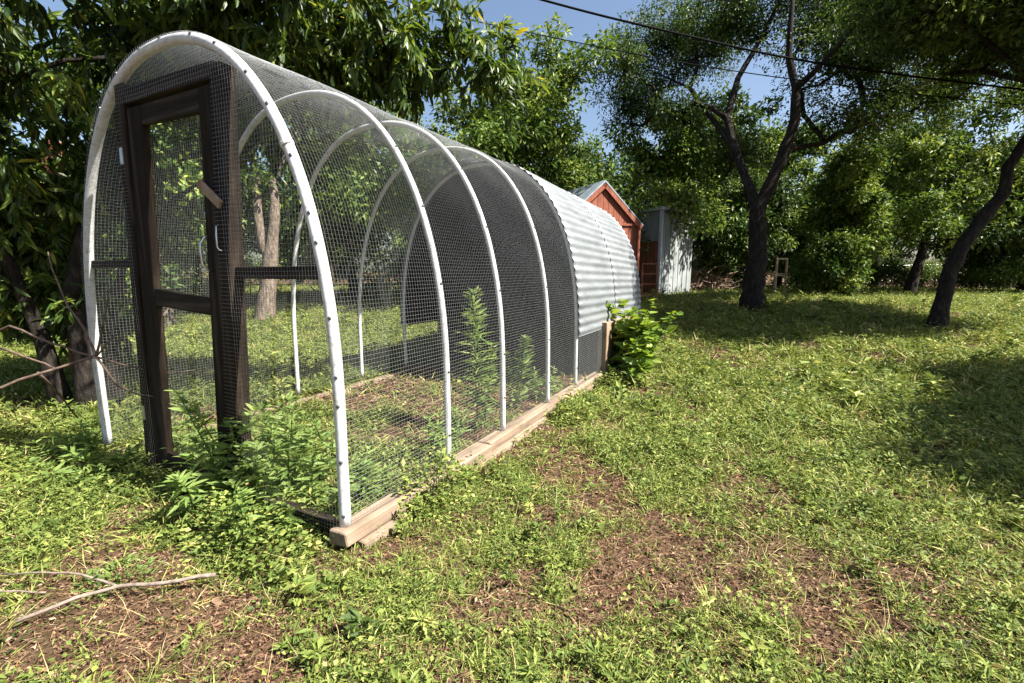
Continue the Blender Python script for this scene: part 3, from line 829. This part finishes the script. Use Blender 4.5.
# the oak just outside the frame whose shade lies on the grass at right
T.append(make_tree('oak_tree', 'spreading oak standing outside the frame to the right of the lawn', 'tree', (8.5, .8, float(gz(8.5, .8))),
          [(simple_trunk(3.0, .2, np.random.default_rng(50), (-.3, 0)), None, .22, .1)],
          [((-.9, .9, 4.2), (1.4, 1.5, .8)), ((-.6, -.8, 4.0), (1.2, 1.3, .7)), ((.4, 2.3, 4.3), (1.3, 1.3, .8)), ((.6, .2, 4.8), (1.5, 1.5, .8))], 340, 190, .42, .11, .06, 'oak_leaf', 'bark', 51, .2))

# ------------------------------------------------------------------ low shrubs at the back edge of the lawn
def shrub(name, label, base, H_, Wd, seed, leaf='bright_leaf', n=60, per=80, L=.07, W=.035, group=None, spread=.22, stems=4):
    rng = np.random.default_rng(seed)
    t = thing(name, label, 'shrub', base, 0, group)
    cen = blob_centres([((0, 0, H_ * .55), (Wd * .5, Wd * .5, H_ * .42)), ((Wd * .3, 0, H_ * .4), (Wd * .3, Wd * .3, H_ * .3)), ((-Wd * .3, .1, H_ * .45), (Wd * .3, Wd * .3, H_ * .33))], n, rng, .2)
    cen[:, 2] = np.maximum(cen[:, 2], .08)
    tr = [([np.array([rng.normal(0, .06), rng.normal(0, .06), -.1]), np.array([rng.normal(0, .1), rng.normal(0, .1), H_ * .3])], None, .015, .010)]
    sk = grow(tr, cen, rng, .02, .004)
    limbs_mesh('stem', sk, rng, 5).build('stem', M['bark'], t)
    link('foliage', clump_leaves(cen, per, spread, L, W, rng, 'foliage', False, .1, .05), M[leaf], t)
    return t
GS = 'shrubs along the back of the lawn'
SHR = [(705, 17, 1.3, 1.6, 'low shrub right of the white shed'), (735, 19, 1.6, 1.8, 'dark shrub just left of the forked oak trunk'), (806, 13, 1.2, .7, 'thin shrub left of the bright young tree'),
       (785, 21, 1.6, 2.4, 'shrub behind the pale wooden stand'), (880, 17, 1.2, 1.8, 'low shrub right of the bright young tree'), (925, 18.5, 1.2, 1.7, 'low shrub behind the small leaning oak trunk'),
       (950, 22, 1.8, 3.0, 'broad shrub behind the wire fence left of the crooked oak'), (900, 23, 1.8, 3.0, 'broad shrub far behind the small leaning oak'), (975, 16, 1.0, 2.0, 'low shrub in front of the wire fence at right'), (1030, 14, 1.3, 2.0, 'shrub at the right edge behind the crooked oak'), (60, 8.2, 1.5, 1.8, 'shrub behind the peach tree'),
       (180, 14, 1.3, 2.4, 'shrub seen through the door mesh'), (330, 16, 1.5, 2.6, 'bright shrub seen through the first side mesh bay'), (420, 15, 1.6, 2.4, 'shrub behind the far hoops'),
       (845, 21, 1.6, 2.2, 'dark shrub behind the bright young tree'), (250, 16, 1.6, 2.4, 'shrub behind the twin trunk oak')]
s0 = None
for i, (px, d, h_, w_, lb) in enumerate(SHR):
    shrub('shrub', lb, gxy(px, d), h_, w_, 60 + i, 'oak_leaf' if i % 3 == 1 else 'bright_leaf', 60, 90, .08, .042, GS, .28)

# pale wooden stand, wire fence, brush pile at the back
ws = gxy(779, 15.0)
st = thing('wooden_stand', 'small pale wooden stand frame on the far grass right of the forked oak', 'stand', ws, R(15))
for x in (-.19, .19):
    MB().box(x - .025, x + .025, 0, .05, 0, 1.12).build('leg', M['pale_wood'], st)
    MB().box(x - .02, x + .02, .45, .49, 0, .62).build('leg', M['pale_wood'], st)
MB().box(-.164, .164, .0, .045, 1.06, 1.12).build('rail', M['pale_wood'], st)
MB().box(-.34, .38, -.03, -.003, .55, .60).build('rail', M['pale_wood'], st)
MB().box(-.21, .21, .055, .50, .622, .645).build('seat', M['pale_wood'], st)
fb = gxy(985, 18.5)
fe = thing('wire_fence', 'low wire fence on thin posts behind the crooked oak', 'fence', fb, R(-6))
for i in range(6):
    x = -4 + i * 1.6; MB().tube([(x, 0, -.2), (x + random.uniform(-.03, .03), 0, 1.05)], .03, 7).build('post', M['pale_bark'], fe)
for z in (.35, .65, .95):
    MB().tube([(-4 + i * .4, .03, z - .02 * math.sin(i)) for i in range(21)], .006, 5).build('wire', M['wire'], fe)
def brush(label, base, w, h, n, seed, m='dry_twig'):
    rng = np.random.default_rng(seed); mb = MB()
    for i in range(n):
        a = np.array([rng.uniform(-1, 1) * w * .6, rng.normal(0, w * .2), abs(rng.normal(0, h * .35))]); d = nrm(rng.normal(0, 1, 3) * (1, 1, .5)); l = rng.uniform(.3, 1.0)
        b_ = a + d * l; b_[2] = max(b_[2], .02); mid = (a + b_) / 2 + rng.normal(0, .06, 3)
        mb.tube([a, mid, b_], [.018, .012, .005], 4)
    o = mb.build('brush_pile', M[m]); o.location = tuple(map(float, base)); tag(o, label, 'brush pile', 'dry brush at the back of the lawn')
brush('tangle of dry brown brush between the white shed and the forked oak', gxy(697, 16), 1.6, .9, 260, 81)
brush('tangle of dry brown brush behind the crooked oak trunk', gxy(925, 19.5), 2.6, 1.0, 300, 82)

# ------------------------------------------------------------------ peach tree on the left
PB = np.array([-3.95, 4.25, float(gz(-3.95, 4.25))])
rngP = np.random.default_rng(71)
peach = thing('peach_tree', 'leafy peach tree with long narrow leaves overhanging the front of the run', 'tree', PB)
ells = [(np.array([-3.0, 4.9, 3.35]) - PB, (2.0, 1.3, .95)), (np.array([-1.6, 5.0, 3.5]) - PB, (1.2, .9, .7)), (np.array([-4.6, 4.1, 2.2]) - PB, (.85, .9, 1.2)),
        (np.array([-4.6, 3.6, 3.2]) - PB, (1.5, 1.1, .9)), (np.array([-5.2, 4.9, 1.5]) - PB, (1.1, .8, .9)), (np.array([-.95, 4.6, 3.35]) - PB, (.55, .6, .5)), (np.array([-4.4, 5.6, 2.4]) - PB, (.9, .7, .8)), (np.array([-.5, 4.7, 3.4]) - PB, (.5, .4, .35)), (np.array([-.2, 4.9, 3.25]) - PB, (.3, .3, .3)),
        (np.array([-2.2, 4.0, 3.7]) - PB, (1.4, .9, .55)), (np.array([-4.3, 4.6, 1.0]) - PB, (.6, .6, .5))]
cen = blob_centres(ells, 640, rngP, .2)
W_ = cen + PB; lx, ly_ = to_local(W_[:, 0], W_[:, 1])
inside = (np.abs(lx) < 1.42) & (ly_ > -.25) & (W_[:, 2] < 2.72)
cen = cen[~inside]
st1 = [np.array([0, 0, -.2]), np.array([.02, 0, .5]), np.array([-.06, .05, 1.1]), np.array([.05, .2, 1.8]), np.array([.25, .3, 2.4])]
st2 = [np.array([-.25, .05, -.2]), np.array([-.35, .0, .7]), np.array([-.5, -.1, 1.5]), np.array([-.55, -.2, 2.3])]
st3 = [np.array([.5, .35, 2.8]), np.array([1.2, .6, 3.0]), np.array([2.0, .6, 3.1]), np.array([2.7, .5, 3.0])]
st4 = [np.array([.18, .0, -.2]), np.array([.22, .1, .6]), np.array([.2, .3, 1.3]), np.array([.4, .8, 2.0])]
sk = grow([(st1, None, .085, .05), (st2, None, .06, .035), (st3, 4, .04, .02), (st4, None, .05, .03)], cen, rngP, .09, .004)
limbs_mesh('trunk', sk, rngP, 9, .06).build('trunk', M['bark'], peach, smooth=True)
def peach_leaves(cen, per, rng):
    n = len(cen); pc = rng.poisson(per, n); idx = np.repeat(np.arange(n), pc); m = len(idx)
    # leaves sit along little shoots
    sh = nrm(rng.normal(0, 1, (n * 4, 3)) + np.array([.1, -.1, -.1])); which = idx * 4 + rng.integers(0, 4, m); t = rng.random(m)
    P = cen[idx] + sh[which] * t[:, None] * .36 + rng.normal(0, .015, (m, 3)) - np.array([0, 0, 1]) * (t ** 2)[:, None] * .08
    D = sh[which] * .6 + rng.normal(0, .55, (m, 3)) + np.array([0, 0, -.55])
    return P, D, np.clip(.42 + rng.normal(0, .13, n)[idx] + rng.normal(0, .22, m), 0, 1), rng.uniform(.09, .17, m)
P, D, var, Ls = peach_leaves(cen, 75, rngP)
lw = P + PB; lx, ly_ = to_local(lw[:, 0], lw[:, 1])
okk = ~((np.abs(lx) < 1.25) & (ly_ > -.06) & (lw[:, 2] < 2.56))
link('crown', leaf_mesh('crown', P[okk], D[okk], Ls[okk], Ls[okk] * .27, rngP, var[okk], True, .22), M['peach_leaf'], peach)

# rusty red post behind the peach tree
rp = gxy(74, 5.6)
po = MB().box(-.10, .10, -.06, .06, -.3, 2.75).build('wooden_post', M['red_wood'], None, bevel=.01)
po.location = tuple(map(float, rp)); tag(po, 'weathered red brown post among the peach leaves at left', 'post')

# ------------------------------------------------------------------ dead branches
def branchy(name, label, cat, paths, m):
    mb = MB()
    for pts, r0, r1 in paths:
        P = [np.array(p, float) for p in pts]; Q = []
        for a, b_ in zip(P[:-1], P[1:]):
            for t in (0, .33, .66): Q.append(a + (b_ - a) * t + np.random.default_rng(len(Q)).normal(0, r0 * .35, 3))
        Q.append(P[-1]); mb.tube(Q, np.linspace(r0, r1, len(Q)), 7)
    o = mb.build(name, M[m], None, smooth=True); return tag(o, label, cat)
nd = at(96, 357, 3.0)
branchy('dead_branch', 'bare forked dead branch leaning in front of the left foot of the arch', 'branch', [
    ([(-4.1, 2.35, -.02), at(-60, 402, 2.75), at(0, 386, 2.8), at(55, 368, 2.9), nd], .012, .007),
    ([at(-20, 338, 3.3), at(10, 326, 3.25), at(50, 342, 3.1), nd], .009, .006),
    ([nd, at(104, 320, 2.95), at(112, 282, 2.95)], .008, .003), ([nd, at(108, 342, 3.0), at(119, 332, 3.0), at(118, 348, 3.0)], .006, .003),
    ([nd, at(85, 330, 3.0), at(62, 296, 3.05), at(48, 252, 3.1)], .009, .004), ([nd, at(118, 386, 2.9), at(138, 394, 2.9), at(164, 397, 2.9)], .008, .003),
    ([nd, at(128, 366, 2.9), at(160, 373, 2.9), at(195, 370, 2.9)], .007, .002), ([at(0, 348, 3.1), at(40, 362, 3.05), at(58, 369, 3.0)], .008, .005),
    ([at(38, 373, 2.9), at(60, 395, 3.2), at(78, 418, 3.4)], .008, .005)], 'twig')
up_ = lambda p, h: np.array(p) + (0, 0, h)
branchy('fallen_stick', 'pale forked stick lying on the leaf litter at lower left', 'stick', [
    ([up_(gpt(18, 632), .04), up_(gpt(60, 619), .06), up_(gpt(118, 602), .07), up_(gpt(165, 597), .065), up_(gpt(217, 588), .06)], .0065, .008),
    ([up_(gpt(118, 602), .07), up_(gpt(84, 592), .08), up_(gpt(45, 590), .08), up_(gpt(5, 590), .07)], .005, .003)], 'stick')
branchy('fallen_stick', 'thin straight stick at the left edge just behind the forked stick', 'stick', [
    ([up_(gpt(-30, 602), .05), up_(gpt(10, 605), .06), up_(gpt(48, 604), .05)], .004, .003)], 'stick')

# ------------------------------------------------------------------ overhead cables
def cable(label, pts, r):
    P = [np.array(p) for p in pts]; Q = []
    a, b_ = P[0], P[-1]
    for i in range(len(P) - 1):
        for t in np.linspace(0, 1, 8, endpoint=False):
            Q.append(P[i] + (P[i + 1] - P[i]) * t)
    Q.append(P[-1]); Q = np.array(Q)
    for _ in range(40): Q[1:-1] = (Q[:-2] + 2 * Q[1:-1] + Q[2:]) / 4
    tag(MB().tube(Q, r, 6).build('power_cable', M['cable'], None, True), label, 'cable', 'overhead cables')
cable('thick black cable crossing the sky above the sheds and oaks', [at(330, -62, 7.2), at(535, -1, 7.0), at(620, 21, 7.0), at(700, 38, 7.1), at(780, 59, 7.2), at(900, 76, 7.5), at(1150, 104, 8.2)], .016)
cable('thin black cable below the thick one, crossing the sky', [at(300, -18, 7.8), at(480, 23, 7.6), at(585, 44, 7.6), at(700, 68, 7.6), at(880, 92, 7.9), at(1150, 118, 8.6)], .008)

# ------------------------------------------------------------------ weeds
def weed(name, label, base, stems, m, seed, cat='weed'):
    """stems: (offset xy, height, lean xy, leaf count, leaf length, leaf width, up tilt)"""
    rng = np.random.default_rng(seed); t = thing(name, label, cat, base)
    PP, DD, LL, WW = [], [], [], []; mb = MB()
    for (ox, oy), h, (lx, ly_), nl, L, W, tilt in stems:
        pts = [np.array([ox + lx * t_ ** 1.5, oy + ly_ * t_ ** 1.5, h * t_ - .03]) + rng.normal(0, .004, 3) for t_ in np.linspace(0, 1, 9)]
        mb.tube(pts, np.linspace(.006, .0022, 9) * (h / .8) ** .5, 6)
        pts = np.array(pts)
        u = rng.random(nl) ** .8 * .96 + .04; a = rng.random(nl) * 6.283
        P = np.stack([np.interp(u * 8, np.arange(9), pts[:, i]) for i in range(3)], -1)
        sl_ = np.sin(np.pi * np.clip(u * .85 + .12, 0, 1)) * .7 + .35
        DD.append(np.stack([np.cos(a), np.sin(a), tilt + .5 * u + rng.normal(0, .25, nl)], -1)); PP.append(P); LL.append(L * sl_ * rng.uniform(.7, 1.2, nl)); WW.append(np.full(nl, W))
    mb.build('stem', M['weed_leaf'] if m != 'bush_leaf' else M['twig'], t, smooth=True)
    P = np.concatenate(PP); L = np.concatenate(LL)
    link('foliage', leaf_mesh('foliage', P, np.concatenate(DD), L, np.concatenate(WW), rng, np.clip(.55 + rng.normal(0, .2, len(P)), 0, 1), True, .2), M[m], t)
    return t
b0 = gpt(478, 432)
weed('tall_weed', 'tall feathery green weed standing inside the run between the second and third hoops', b0, [((0, 0), 1.17, (-.03, .0), 290, .18, .017, .25), ((.05, .03), .75, (.08, .02), 150, .13, .015, .2)], 'weed_leaf', 91)
b1 = gpt(519, 408)
weed('tall_weed', 'shorter feathery weed inside the run behind the third hoop', b1, [((0, 0), .70, (.06, 0), 170, .14, .02, .25), ((-.06, .04), .55, (-.06, .02), 110, .12, .018, .2)], 'weed_leaf', 92)
b2 = to_world((.26, -.02, 0)); b2[2] = gz(b2[0], b2[1])
rngw = np.random.default_rng(93)
weed('weed_clump', 'bushy green weed clump growing at the foot of the door post', b2, [((rngw.normal(.02, .20), rngw.normal(-.02, .10)), rngw.uniform(.22, .7), (rngw.normal(0, .14), rngw.normal(-.03, .1)), 52, .13, .022, .15) for i in range(18)], 'weed_leaf', 94)
b3 = to_world((.62, .05, 0)); b3[2] = gz(b3[0], b3[1])
weed('weed_clump', 'lower spreading weed clump behind the front arch near the door post', b3, [((rngw.normal(0, .22), rngw.normal(.1, .2)), rngw.uniform(.15, .5), (rngw.normal(0, .14), rngw.normal(0, .1)), 44, .10, .022, .1) for i in range(14)], 'weed_leaf', 95)
for i, (lx, ly_, h_, lb) in enumerate([(.85, .38, .38, 'low weed inside the run right behind the front arch'), (-.1, .6, .42, 'weed inside the run behind the door'), (.9, 1.15, .34, 'weed inside the run between the second and third hoops, nearer than the tall one'),
                                       (-.55, .25, .34, 'weed inside the run behind the left door stile'), (1.0, 2.75, .32, 'weed inside the run between the fourth and last hoops'), (-1.35, -.12, .34, 'weed at the outer left foot of the arch'), (-.75, -.2, .26, 'weed in front of the mesh left of the door')]):
    w_ = to_world((lx, ly_, 0)); w_[2] = gz(w_[0], w_[1])
    weed('weed', lb, w_, [((rngw.normal(0, .07), rngw.normal(0, .07)), h_ * rngw.uniform(.5, 1.1), (rngw.normal(0, .1), rngw.normal(0, .1)), 34, .11, .018, .15) for j in range(7)], 'weed_leaf', 200 + i)
def leafy_mound(name, label, base, w, h, n, L, W, m, seed, rot=0, asp=.6, tilt=.35):
    rng = np.random.default_rng(seed); t = thing(name, label, 'ground plant', base, rot)
    a = rng.random(n) * 6.283; r = np.sqrt(rng.random(n)); u = rng.random(n) ** .5
    lump = .6 + .4 * np.sin(3 * a + seed) * np.cos(5 * r)
    P = np.stack([np.cos(a) * r * w, np.sin(a) * r * w * asp, (1 - r ** 2) * h * u * lump * rng.uniform(.55, 1.35, n) + .01], -1)
    D = np.stack([np.cos(a) + rng.normal(0, .6, n), np.sin(a) + rng.normal(0, .6, n), np.full(n, tilt)], -1)
    mb = MB()
    for i in range(0, n, 12): mb.tube([(P[i, 0] * .4, P[i, 1] * .4, -.02), (P[i, 0] * .8, P[i, 1] * .8, P[i, 2] * .8), P[i]], [.003, .002, .0015], 4)
    mb.build('stem', M['weed_leaf'], t)
    link('foliage', leaf_mesh('foliage', P, D, L * rng.uniform(.6, 1.3, n), W * rng.uniform(.7, 1.2, n), rng, np.clip(.5 + rng.normal(0, .2, n), 0, 1), False, .1), M[m], t)
    return t
b4 = to_world((.72, -.22, 0)); b4[2] = gz(b4[0], b4[1])
leafy_mound('creeping_plant', 'mound of small round leaves spilling over the front sill board', b4, .42, .30, 1500, .030, .022, 'ground_leaf', 96, -TH, .5)
b5 = to_world((1.22, .60, 0)); b5[2] = gz(b5[0], b5[1])
leafy_mound('creeping_plant', 'leafy creeper growing over the base boards beside the second hoop', b5, .36, .36, 1700, .032, .020, 'ground_leaf', 97, R(90) - TH, .55)
b6 = to_world((1.42, 2.35, 0)); b6[2] = gz(b6[0], b6[1])
leafy_mound('creeping_plant', 'small leafy plant against the base boards beside the fourth hoop', b6, .30, .22, 700, .035, .018, 'ground_leaf', 98, R(90) - TH, .6)
b7 = to_world((1.38, 3.65, 0)); b7[2] = gz(b7[0], b7[1])
leafy_mound('creeping_plant', 'small leafy plant below the raw wooden coop post', b7, .3, .2, 600, .04, .022, 'ground_leaf', 99, R(90) - TH, .6)
b8 = gpt(120, 580)
leafy_mound('creeping_plant', 'blue green ferny ground plant beside the forked stick', b8, .16, .09, 500, .022, .008, 'weed_leaf', 100, 0, .8)
# big-leaved bush beside the corrugated end
b9 = to_world((1.42, 4.32, 0)); b9[2] = gz(b9[0], b9[1])
weed('leafy_bush', 'bright green broad-leaved bush against the corrugated coop wall', b9, [((rngw.normal(0, .10), rngw.normal(0, .22)), rngw.uniform(.45, 1.0), (rngw.normal(.12, .12), rngw.normal(0, .2)), 36, .17, .08, .0) for i in range(32)], 'bush_leaf', 101, 'bush')

# ------------------------------------------------------------------ ground cover (uncountable)
rg = np.random.default_rng(123)
bare = []
for (px, py, r, s) in [(600, 520, .24, .7), (570, 480, .2, .6), (190, 650, .30, 1.1), (60, 600, .38, 1.1), (130, 570, .32, 1.0), (340, 600, .3, .9), (430, 640, .22, .6), (860, 560, .3, .8), (760, 500, .25, .8), (880, 420, .6, .7),
                       (690, 560, .2, .8), (560, 440, .25, .6), (250, 560, .2, .8), (200, 500, .25, .8), (380, 560, .18, .9), (760, 640, .18, .7), (830, 350, .5, .5), (620, 600, .2, .9), (40, 660, .2, .7), (940, 600, .2, .5)]:
    p = gpt(px, py); bare.append((p[0], p[1], r, s))
def cover(x, y):
    """0 bare .. 1 lush"""
    v = -.02 + .5 * noise(x, y, .45) + .7 * noise(x + 7, y + 3, .22) + .9 * (noise(x, y, .11) - .5) + .5 * (noise(x + 2, y + 9, .06) - .5) + .5 * (noise(x, y, 1.6) - .4)
    for bx, by, r, s in bare: v = v - .45 * s * np.exp(-((x - bx) ** 2 + (y - by) ** 2) / (r * r) * 1.0)
    d = np.hypot(x, y); v = v + .12 * sstep(3, 6, d) + .8 * (noise(x + 11, y, .3) - .5) * sstep(2, 5, d)
    lx, ly_ = to_local(x, y); ins = (np.abs(lx) < 1.12) & (ly_ > 0) & (ly_ < PART)
    v = np.where(ins, .9 - .42 * ly_ + .6 * (noise(x, y, .35) - .5) + .45 * (noise(x, y, .12) - .5), v)
    return np.clip(v, 0, 1.3)
def blocked(x, y):
    lx, ly_ = to_local(x, y)
    return ((np.abs(np.abs(lx) - 1.165) < .075) & (ly_ > -.06) & (ly_ < 4.0)) | ((np.abs(lx) < 1.2) & (ly_ > PART - .04) & (ly_ < COOP1))
def scatter(n, dmin, dmax, k, power):
    """points in the wedge ahead, denser near the viewer"""
    u = rg.random(n); e = 2 - power
    d = (dmin ** e + u * (dmax ** e - dmin ** e)) ** (1 / e)
    a = rg.uniform(-R(62), R(60), n)
    x, y = np.sin(a) * d, np.cos(a) * d
    m = ~blocked(x, y); return x[m], y[m], d[m]
# rosettes of small round leaves
x, y, d = scatter(170000, .95, 24, 1, 1.2)
c = cover(x, y); kp = rg.random(len(x)) < np.clip((c - .2) * 1.7, .03, 1) * (.08 + .85 * noise(x + 40, y, .3)); x, y, d = x[kp], y[kp], d[kp]
per = 11; idx = np.repeat(np.arange(len(x)), per); m = len(idx)
sc_ = (.75 + .6 * rg.random(len(x))) * np.clip(d / 2.8, .8, 1.75)
a = rg.random(m) * 6.283; rr = np.sqrt(rg.random(m)) * .055 * sc_[idx]
X = x[idx] + np.cos(a) * rr; Y = y[idx] + np.sin(a) * rr; kind0 = rg.random(len(x)); hh = rg.random(m) * (.045 + .11 * rg.random(len(x)) ** 2.5)[idx] * np.clip(sc_[idx], .5, 1.6) * (1 - (rr / (.06 * sc_[idx])) ** 2 * .6)
P = np.stack([X, Y, gz(X, Y) + .006 + hh], -1); D = np.stack([np.cos(a) + rg.normal(0, .5, m), np.sin(a) + rg.normal(0, .5, m), rg.normal(.3, .35, m)], -1)
kind = kind0[idx]; L = np.where(kind < .28, .021, np.where(kind < .75, .028, .016)) * sc_[idx] * rg.uniform(.6, 1.35, m)
var = np.clip(.45 + rg.normal(0, .18, len(x))[idx] + rg.normal(0, .11, m), 0, .97)
tag(link('ground_weeds', leaf_mesh('ground_weeds', P, D, L, L * np.where(kind < .28, .75, np.where(kind < .75, .22, .5)), rg, var, False, .12), M['ground_leaf']), 'low round-leaved weeds covering the lawn and the floor of the run', 'ground weeds', None, 'stuff')
# grass tufts
x, y, d = scatter(165000, .95, 26, 1, 1.2)
c = cover(x, y); kp = rg.random(len(x)) < np.clip((c - .14) * 1.5, .05, 1) * (.18 + .9 * noise(x, y + 60, .35)); x, y, d = x[kp], y[kp], d[kp]
per = 9; idx = np.repeat(np.arange(len(x)), per); m = len(idx)
sc_ = (.6 + .8 * rg.random(len(x))) * np.clip(d / 3.2, .75, 1.5)
a = rg.random(m) * 6.283; rr = rg.random(m) * .03 * sc_[idx]
X = x[idx] + np.cos(a) * rr; Y = y[idx] + np.sin(a) * rr
P = np.stack([X, Y, gz(X, Y) - .004], -1); D = np.stack([np.cos(a) * .8 + rg.normal(0, .35, m), np.sin(a) * .8 + rg.normal(0, .35, m), rg.uniform(.25, 1.4, m)], -1)
L = .075 * sc_[idx] * rg.uniform(.4, 1.4, m)
var = np.clip(.46 + rg.normal(0, .2, len(x))[idx] + rg.normal(0, .13, m), 0, 1)
tag(link('grass', leaf_mesh('grass', P, D, L, .0048 * np.clip(d / 2.4, .8, 3.5)[idx], rg, var, False, .35), M['grass_blade']), 'patchy yellow green grass of the lawn', 'grass', None, 'stuff')
# bigger leafy weeds standing in the lawn
x, y, d = scatter(1500, 1.1, 16, 1, 1.2)
kp = (rg.random(len(x)) < np.clip(cover(x, y) + .1, 0, 1)); x, y, d = x[kp], y[kp], d[kp]
per = 26; idx = np.repeat(np.arange(len(x)), per); m = len(idx); hs = rg.uniform(.05, .17, len(x)) * np.clip(d / 4, .8, 1.4); wd = rg.uniform(.03, .09, len(x)) * np.clip(d / 4, .8, 1.6)
lnx, lny = rg.normal(0, .03, len(x)), rg.normal(0, .03, len(x))
u = rg.random(m); a = rg.random(m) * 6.283; rr = rg.random(m) * .4 * wd[idx] * (1 - .5 * u)
X = x[idx] + lnx[idx] * u + np.cos(a) * rr; Y = y[idx] + lny[idx] * u + np.sin(a) * rr
P = np.stack([X, Y, gz(x, y)[idx] + .01 + u * hs[idx]], -1); D = np.stack([np.cos(a) + rg.normal(0, .3, m), np.sin(a) + rg.normal(0, .3, m), rg.normal(.4, .35, m)], -1)
L = wd[idx] * rg.uniform(.5, 1.1, m); asp = rg.choice([.16, .28, .5], len(x))
tag(link('lawn_weeds', leaf_mesh('lawn_weeds', P, D, L, L * asp[idx], rg, np.clip(.5 + rg.normal(0, .17, len(x))[idx] + rg.normal(0, .12, m), 0, .97), False, .15), M['ground_leaf']), 'taller leafy weeds dotted through the lawn', 'weeds', None, 'stuff')
# dry grass stalks
x, y, d = scatter(5200, 1.0, 14, 1, 1.3); m = len(x); a = rg.random(m) * 6.283
P = np.stack([x, y, gz(x, y)], -1); D = np.stack([np.cos(a) * .8, np.sin(a) * .8, rg.uniform(.1, 1.1, m)], -1)
tag(link('dry_grass', leaf_mesh('dry_grass', P, D, rg.uniform(.08, .22, m), .0022 * np.clip(d / 2.5, .8, 3), rg, rg.uniform(.84, 1, m), False, .3), M['grass_blade']), 'dry straw coloured grass stalks in the lawn', 'dry grass', None, 'stuff')
# dead leaves, mulch and straw
x, y, d = scatter(270000, .95, 8, 1, 1.2)
c = cover(x, y); kp = rg.random(len(x)) < np.clip(1.25 - c, .3, 1); x, y, d = x[kp], y[kp], d[kp]; m = len(x)
P = np.stack([x, y, gz(x, y) + .004 + rg.random(m) * .012], -1); a = rg.random(m) * 6.283
D = np.stack([np.cos(a), np.sin(a), rg.normal(.05, .3, m)], -1); straw = rg.random(m) < .6
sz = rg.uniform(.6, 1.5, m) * np.clip(d / 3, .8, 2)
L = np.where(straw, .050, .020) * sz; W = np.where(straw, .0026, .011) * sz
tag(link('leaf_litter', leaf_mesh('leaf_litter', P, D, L, W, rg, np.clip(rg.normal(.45, .25, m), 0, .985) , False, .2), M['litter']), 'brown mulch, straw and dead leaves on the bare patches', 'leaf litter', None, 'stuff')
# a few single orange-brown fallen leaves that stand out
for px, py, lb in [(360, 638, 'orange brown dead leaf lying in front of the arch, below the base board'), (213, 603, 'pale brown dead leaf beside the tip of the forked stick')]:
    p = gpt(px, py); rr_ = np.random.default_rng(px)
    me = leaf_mesh('fallen_leaf', np.array([[0, 0, .02]]), np.array([[.8, -.5, .05]]), .06, .025, rr_, np.array([1.0 if px == 360 else .62]), True, .15)
    o = link('fallen_leaf', me, M['litter']); o.location = tuple(map(float, p)); tag(o, lb, 'leaf')
